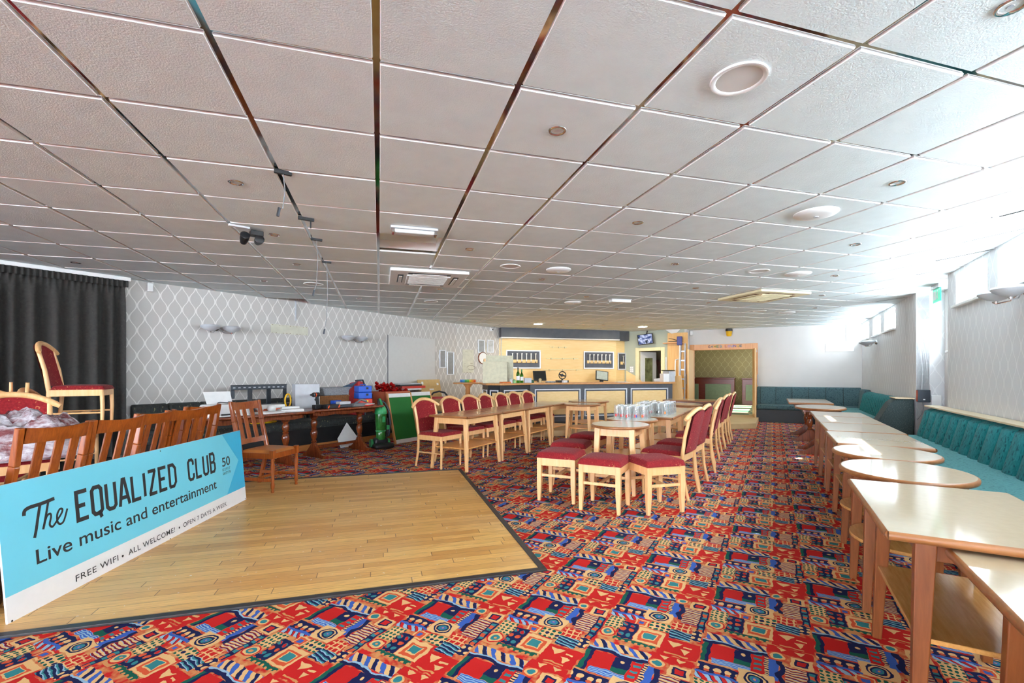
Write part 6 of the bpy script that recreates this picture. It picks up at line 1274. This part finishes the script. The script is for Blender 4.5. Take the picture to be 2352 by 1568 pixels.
q = on(1945, 760, uv(FU, 0), V); cdt = MB().box(-0.014, 0.014, 0, 0.02, 2.10, 2.545).build('conduit', M_lgrey, None, 0.002); cdt.location = Vector((q.x, q.y, 0))-U*0.001; cdt.rotation_euler = (0, 0, ROT_UV+PI); tag(cdt, 'grey conduit dropping to the white plate on the end wall', 'conduit')
spk = thing('wall_speaker', 'small black box with a lit dot on the papered cheek of the exit alcove', 'speaker', uv(ALC1-0.001, 2.02, 0.93), ROT_UV+PI)
MB().box(-0.075, 0.075, 0, 0.10, -0.095, 0.095).build('housing', pm('blue_black_plastic', (36, 46, 56), 0.4), spk, 0.008); MB().box(0.066, 0.0755, 0.0, 0.09, -0.085, 0.085).build('orange_edge', pm('orange_red_edge', (200, 80, 50), 0.5), spk); MB().box(-0.012, 0.012, 0.1, 0.102, -0.06, -0.045).build('indicator', M_whitep, spk)
cw = MB().tube([uv(ALC1-0.02, 2.02, 0.83), uv(ALC1-0.02, 2.03, 0.72), uv(ALC1-0.03, 1.99, 0.62), uv(ALC1-0.04, 1.95, 0.56)], 0.005, 6).build('speaker_cable', M_grey, None, 0, 40); tag(cw, 'thin grey cable hanging from the small black box', 'cable')
ex = thing('exit_sign', 'green running man exit sign hanging in the exit alcove', 'exit sign', uv(8.72, 2.03, 2.42), ROT_UV+PI)
MB().box(-0.03, 0.03, -0.18, 0.18, 0.06, 0.12).build('housing', M_lgrey, ex, 0.006); MB().box(-0.006, 0.006, -0.17, 0.17, -0.13, 0.06).build('plate', glow('exit_green', (60, 190, 150), 0.25, (60, 190, 150)), ex, 0.002)
pg = MB()
for s in (-1, 1):
    x = s*0.0075; Ms = Matrix(((0, 0, 1, x), (1, 0, 0, 0), (0, 1, 0, 0), (0, 0, 0, 1)))
    pg.prism([(-0.14, -0.09), (-0.03, -0.09), (-0.03, 0.03), (-0.14, 0.03)], -0.001, 0.001, 0, Ms)
    pg.prism([(0.06+px, 0.025+py) for px, py in oval(0.03, 0.03, 10)], -0.001, 0.001, 0, Ms); pg.prism([(0.02, 0.01), (0.06, 0.005), (0.05, -0.04), (0.085, -0.09), (0.065, -0.10), (0.02, -0.05), (0.0, -0.09), (-0.02, -0.085), (0.01, -0.03)], -0.001, 0.001, 0, Ms)
pg.build('pictogram', M_whitep, ex)
for i, (u_, lab) in enumerate(((8.10, 'white pipe nearest the window wall in the exit alcove'), (8.22, 'second white pipe in the exit alcove'), (8.36, 'thin white pipe beside the tall bright window'))):
    o = MB().tube([uv(u_, ALCV-0.03, 0.0), uv(u_, ALCV-0.03, 1.60)], 0.022 if i < 2 else 0.012, 8).build('wall_pipe', M_whitep, None, 0, 40); tag(o, lab, 'pipe')
sk = MB().box(-0.06, 0.06, 0, 0.03, -0.08, 0.08).build('socket_box', M_whitep, None, 0.006); sk.location = uv(ALC1-0.001, ALCV-0.10, 0.86); sk.rotation_euler = (0, 0, ROT_UV+PI); tag(sk, 'white socket box low on the cheek of the exit alcove', 'socket')

# ------------------------------------------------------------------ ceiling fittings
def up(px, py): p = at(px, py, CEIL); return Vector((p.x, p.y, CEIL))
sp0 = None
for px, py in ((1280, 300), (542, 419), (2325, 14), (2061, 420), (1465, 511), (1965, 561), (1079, 572), (174, 603), (630, 539), (682, 607), (606, 645), (1550, 606), (1244, 641), (1917, 633), (1598, 661), (825, 685), (1010, 664), (977, 711), (1143, 697), (1239, 712), (1416, 709), (1347, 681), (1292, 744), (1340, 745), (1386, 746), (1430, 748), (1463, 730), (1628, 695), (1651, 719), (1872, 707), (1888, 678)):
    p = up(px, py)
    if sp0 is None:
        sp0 = thing('recessed_spotlight', 'small chrome recessed spotlight, unlit, set in a ceiling tile', 'ceiling light', p, 0.0, 'recessed ceiling spotlights')
        MB().lathe([(0.030, 0.030), (0.030, 0.001), (0.034, -0.004), (0.042, -0.006), (0.047, -0.003), (0.048, 0.001)], 28, cap=False).build('bezel', M_chrome, sp0, 0, 50); MB().lathe([(0.031, 0.018), (0.016, 0.022), (0.0, 0.024)], 20, cap=False).build('lamp', M_screen, sp0, 0, 40)
        MB().lathe([(0.010, -0.001), (0.018, 0.010), (0.012, 0.02)], 14, (0.004, 0, 0)).build('bulb_cap', M_alu, sp0, 0, 40)
    else: dup(sp0, p, random.uniform(0, 6), sp0['label'])
def flush(lab, p, r, kind):
    t = thing('ceiling_disc' if kind == 'disc' else 'smoke_dome', lab, 'ceiling light' if kind == 'disc' else 'detector', p, 0.0)
    if kind == 'disc':
        MB().lathe([(r*0.80, 0.004), (r*0.80, -0.004), (r*0.86, -0.008), (r*0.98, -0.007), (r, 0.001)], 40, cap=False).build('ring', M_whitep, t, 0, 50); MB().lathe([(r*0.81, -0.003), (0.0, -0.003)], 40, cap=False).build('diffuser', pm('off_diffuser', (214, 213, 210), 0.6, 0, 0.02), t)
    else:
        MB().lathe([(r, 0.001), (r, -0.006), (r*0.92, -0.016), (r*0.6, -0.026), (r*0.25, -0.030), (0.0, -0.030)], 40, cap=False).build('dome', M_whitep, t, 0, 50); MB().lathe([(r*0.13, -0.028), (r*0.10, -0.034), (0.0, -0.034)], 16, cap=False).build('indicator', M_lgrey, t, 0, 40)
    return t
flush('big round white ceiling disc, unlit, nearest the viewer', up(1697, 181), 0.115, 'disc'); flush('round white ceiling disc beside the air unit with black slots', up(1172, 611), 0.12, 'disc'); flush('faint round ceiling disc before the yellowed air unit', up(1743, 622), 0.12, 'disc')
flush('faint round ceiling disc between the long row and the bar bulkhead', up(1383, 697), 0.12, 'disc'); flush('round ceiling disc near the trellis wall', up(990, 692), 0.12, 'disc'); flush('small round ceiling disc far off before the end wall', up(1745, 714), 0.12, 'disc'); flush('round ceiling disc over the wall lamp beside the tool boxes', up(720, 652), 0.13, 'disc')
flush('large white domed detector on the ceiling towards the windows', up(1874, 489), 0.155, 'dome'); flush('white domed detector between the air unit and the long row', up(1283, 619), 0.15, 'dome'); flush('white domed detector before the yellowed air unit', up(1833, 628), 0.15, 'dome'); flush('domed detector above the beech row near the bar', up(1316, 694), 0.15, 'dome'); flush('domed detector furthest off before the end wall', up(1808, 717), 0.15, 'dome')
for px, py, lab in ((1236, 743, 'round lit LED light over the back bar, above the first optic rack'), (1476, 750, 'round lit LED light over the bar end, above the television')):
    t = thing('led_downlight', lab, 'ceiling light', up(px, py)+Vector((0, 0, -0.002)), 0.0); MB().lathe([(0.105, -0.004), (0.115, -0.012), (0.125, -0.010), (0.128, 0.002)], 32, cap=False).build('ring', M_whitep, t, 0, 50); MB().lathe([(0.106, -0.008), (0.0, -0.009)], 32, cap=False).build('diffuser', M_led, t)
def cassette(lab, a, b, body, slotm):
    t = thing('air_conditioner', lab, 'air unit', ab(a, b, CEIL), ROT_AB, 'ceiling cassette air units'); w = 0.475
    MB().prism(rect(0.95, 0.95, 0.02), -0.034, 0.006).build('panel', body, t, 0.008); MB().box(-0.27, 0.27, -0.27, 0.27, -0.046, -0.033).build('intake_grille', body, t, 0.008)
    gr = MB()
    for i in range(9): gr.box(-0.24, 0.24, -0.22+i*0.055-0.004, -0.22+i*0.055+0.004, -0.050, -0.0455)
    gr.build('grille_slat', body, t, 0.002)
    for sx, sy in ((1, 0), (-1, 0), (0, 1), (0, -1)):
        q = 0.345; x0, x1, y0, y1 = (sx*q-0.035, sx*q+0.035, -0.26, 0.26) if sx else (-0.26, 0.26, sy*q-0.035, sy*q+0.035)
        s = MB().box(x0, x1, y0, y1, -0.0365, -0.033).build('air_slot', slotm, t, 0.002)
        MB().bar(((x0+x1)/2 if sx else x0+0.05, (y0+y1)/2 if sy else y0+0.06, -0.044), ((x0+x1)/2 if sx else x1-0.05, (y0+y1)/2 if sy else y1-0.06, -0.044), 0.04, 0.006, (sx, sy, 0.0) if False else ((1, 0, 0) if sx else (0, 1, 0))).build('vane', body, s, 0.002)
    return t
cassette('square white air unit with black slots in the ceiling, towards the trellis wall', 6.17, 0.60, M_whitep, M_blk); cassette('square yellowed air unit in the ceiling, towards the double doorway', 6.12, 5.95, M_bone, pm('brown_slot', (120, 78, 40), 0.6))
em = thing('emergency_light', 'clear fronted emergency light below the raised ceiling tile', 'emergency light', up(952, 524), ROT_AB, 'emergency lights'); MB().box(-0.20, 0.20, -0.045, 0.045, -0.02, 0.0).build('base', M_lgrey, em, 0.004); MB().box(-0.17, 0.17, -0.035, 0.035, -0.055, -0.021).build('cover', pm('ribbed_cover', (206, 208, 206), 0.15), em, 0.01)
for s in (-1, 1): MB().box(s*0.18-0.012, s*0.18+0.012, -0.038, 0.038, -0.06, -0.02).build('end_cap', M_chrome, em, 0.004)
em2 = thing('emergency_light', 'white boxed emergency light on the ceiling before the bar', 'emergency light', up(1424, 688), ROT_AB, 'emergency lights'); MB().box(-0.18, 0.18, -0.06, 0.06, -0.05, 0.0).build('cover', M_whitep, em2, 0.01); MB().box(-0.19, 0.19, -0.07, 0.07, -0.012, 0.001).build('base', M_lgrey, em2, 0.004)
for px, py, ztip, lab in ((650, 393, 2.25, 'short wire dangling from a bracket in the ceiling, nearest of the hanging wires'), (727, 548, 2.0, 'second wire hanging from the ceiling over the drill table'), (750, 600, 1.72, 'longest wire hanging from the ceiling in front of the trellis wall')):
    p = up(px, py); t = thing('hanging_wire', lab, 'wire', p, ROT_AB+0.3, 'wires hanging from the ceiling'); MB().box(-0.05, 0.05, -0.012, 0.012, -0.02, 0.004).build('bracket', M_blk, t, 0.003); L = CEIL-ztip
    MB().tube([(0, 0, -0.01), (0.012, 0.0, -L*0.4), (0.0, 0.01, -L*0.8), (-0.02, 0.0, -L+0.05)], 0.0030, 6).build('wire', M_grey, t, 0, 40); MB().tube([(-0.02, 0, -L+0.055), (-0.03, 0, -L)], 0.009, 8).build('tip', M_steel, t, 0, 40)
p = up(703, 500); o = MB().box(-0.06, 0.06, -0.012, 0.012, -0.022, 0.004).box(0.03, 0.04, -0.005, 0.005, -0.08, -0.02).build('ceiling_bracket', M_blk, None, 0.003); o.location = p; o.rotation_euler = (0, 0, ROT_AB+0.3); tag(o, 'bare black bracket in the ceiling between the hanging wires', 'bracket')
p = up(568, 521); t = thing('stage_spotlight', 'black spotlight with two lamp heads hanging from the ceiling towards the stage', 'spotlight', p, ROT_AB+0.4)
MB().box(-0.14, 0.02, -0.012, 0.012, -0.016, 0.004).build('track', M_lgrey, t, 0.003); MB().box(0.02, 0.12, -0.04, 0.04, -0.07, -0.025).build('gear_box', M_blk, t, 0.006)
for i, x in enumerate((-0.02, 0.09)): MB().lathe([(0.025, -0.05), (0.035, 0.0), (0.038, 0.05), (0.030, 0.055)], 16, M=Matrix.Translation((x, 0.02, -0.10)) @ Matrix.Rotation(1.1+0.4*i, 4, 'X')).build('lamp_head', M_blk, t, 0, 40)

# ------------------------------------------------------------------ upturned glasses
def glass(p, rz, lab, grp):
    t = thing('pint_glass', lab, 'glass', p, rz, grp)
    o = [(0.043, 0.0), (0.0445, 0.03), (0.043, 0.055), (0.038, 0.085), (0.034, 0.12), (0.033, 0.148), (0.031, 0.152)]; i_ = [(0.0, 0.140), (0.030, 0.140), (0.031, 0.12), (0.035, 0.085), (0.040, 0.055), (0.0415, 0.03), (0.0405, 0.0)]
    MB().lathe([(r, z*1.12) for r, z in i_+o+[(0.0, 0.152)]], 24, cap=False).build('body', M_glass, t, 0, 60, weld=True); return t
def logo(t, mat, ang, z0=0.03, z1=0.062, wd=0.45):
    def fn(a, b): q = ang+(a-0.5)*wd; z = z0+(z1-z0)*b; return (0.0450*math.cos(q), 0.0450*math.sin(q), z)
    return MB().grid(fn, 6, 2).build('logo', mat, t, 0, 60)
g0 = glass(uv(5.78, -1.53, 0.7185), 0, 'upturned clear pint glass in the smaller cluster on the oval table', 'upturned glasses on the oval table'); first = True
spots = []
for i in range(-3, 4):
    for j in range(-3, 4):
        u_, v_ = 0.090*(i+0.5*(j % 2)), 0.080*j
        if (u_/0.20)**2+(v_/0.235)**2 < 1: spots.append((u_, v_))
rgl = random.Random(4); ML = [pm('logo_red', (206, 46, 40), 0.4), pm('logo_orange', (232, 130, 40), 0.4), pm('logo_blue', (52, 70, 150), 0.4), M_black]
for k_, (u_, v_) in enumerate(spots):
    p = uv(5.78+u_+rgl.uniform(-.006, .006), -1.53+v_+rgl.uniform(-.006, .006), 0.7185)
    if first: g0.location = p; g = g0; first = False
    else: g = dup(g0, p, 0, g0['label'])
    if v_ != 0 and u_ < -0.08: logo(g, ML[k_ % 3], math.radians(-118+rgl.uniform(-20, 20)))
spots = []
for i in range(-3, 5):
    for j in range(-2, 3): spots.append((0.092*(i+0.5*(j % 2))-0.03, 0.090*j-0.015))
for k_, (u_, v_) in enumerate(spots):
    if u_ > 0.33 or rgl.random() < 0.10: continue
    g = dup(g0, uv(6.60+u_+rgl.uniform(-.006, .006), -1.40+v_+rgl.uniform(-.006, .006), 0.7205), 0, 'upturned clear pint glass in the larger cluster on the rectangular table', 'upturned glasses on the rectangular table')
    for c in list(g.children):
        if c.name.startswith('logo'): bpy.data.objects.remove(c)
    if u_ < -0.2: logo(g, ML[(0, 0, 0, 3, 1)[k_ % 5]], math.radians(-118+rgl.uniform(-25, 25)))
# small litter of the room
for o in bpy.data.objects:
    if o.get('label') is None and o.parent is None and o.type in ('MESH', 'EMPTY'): print('UNLABELLED', o.name)
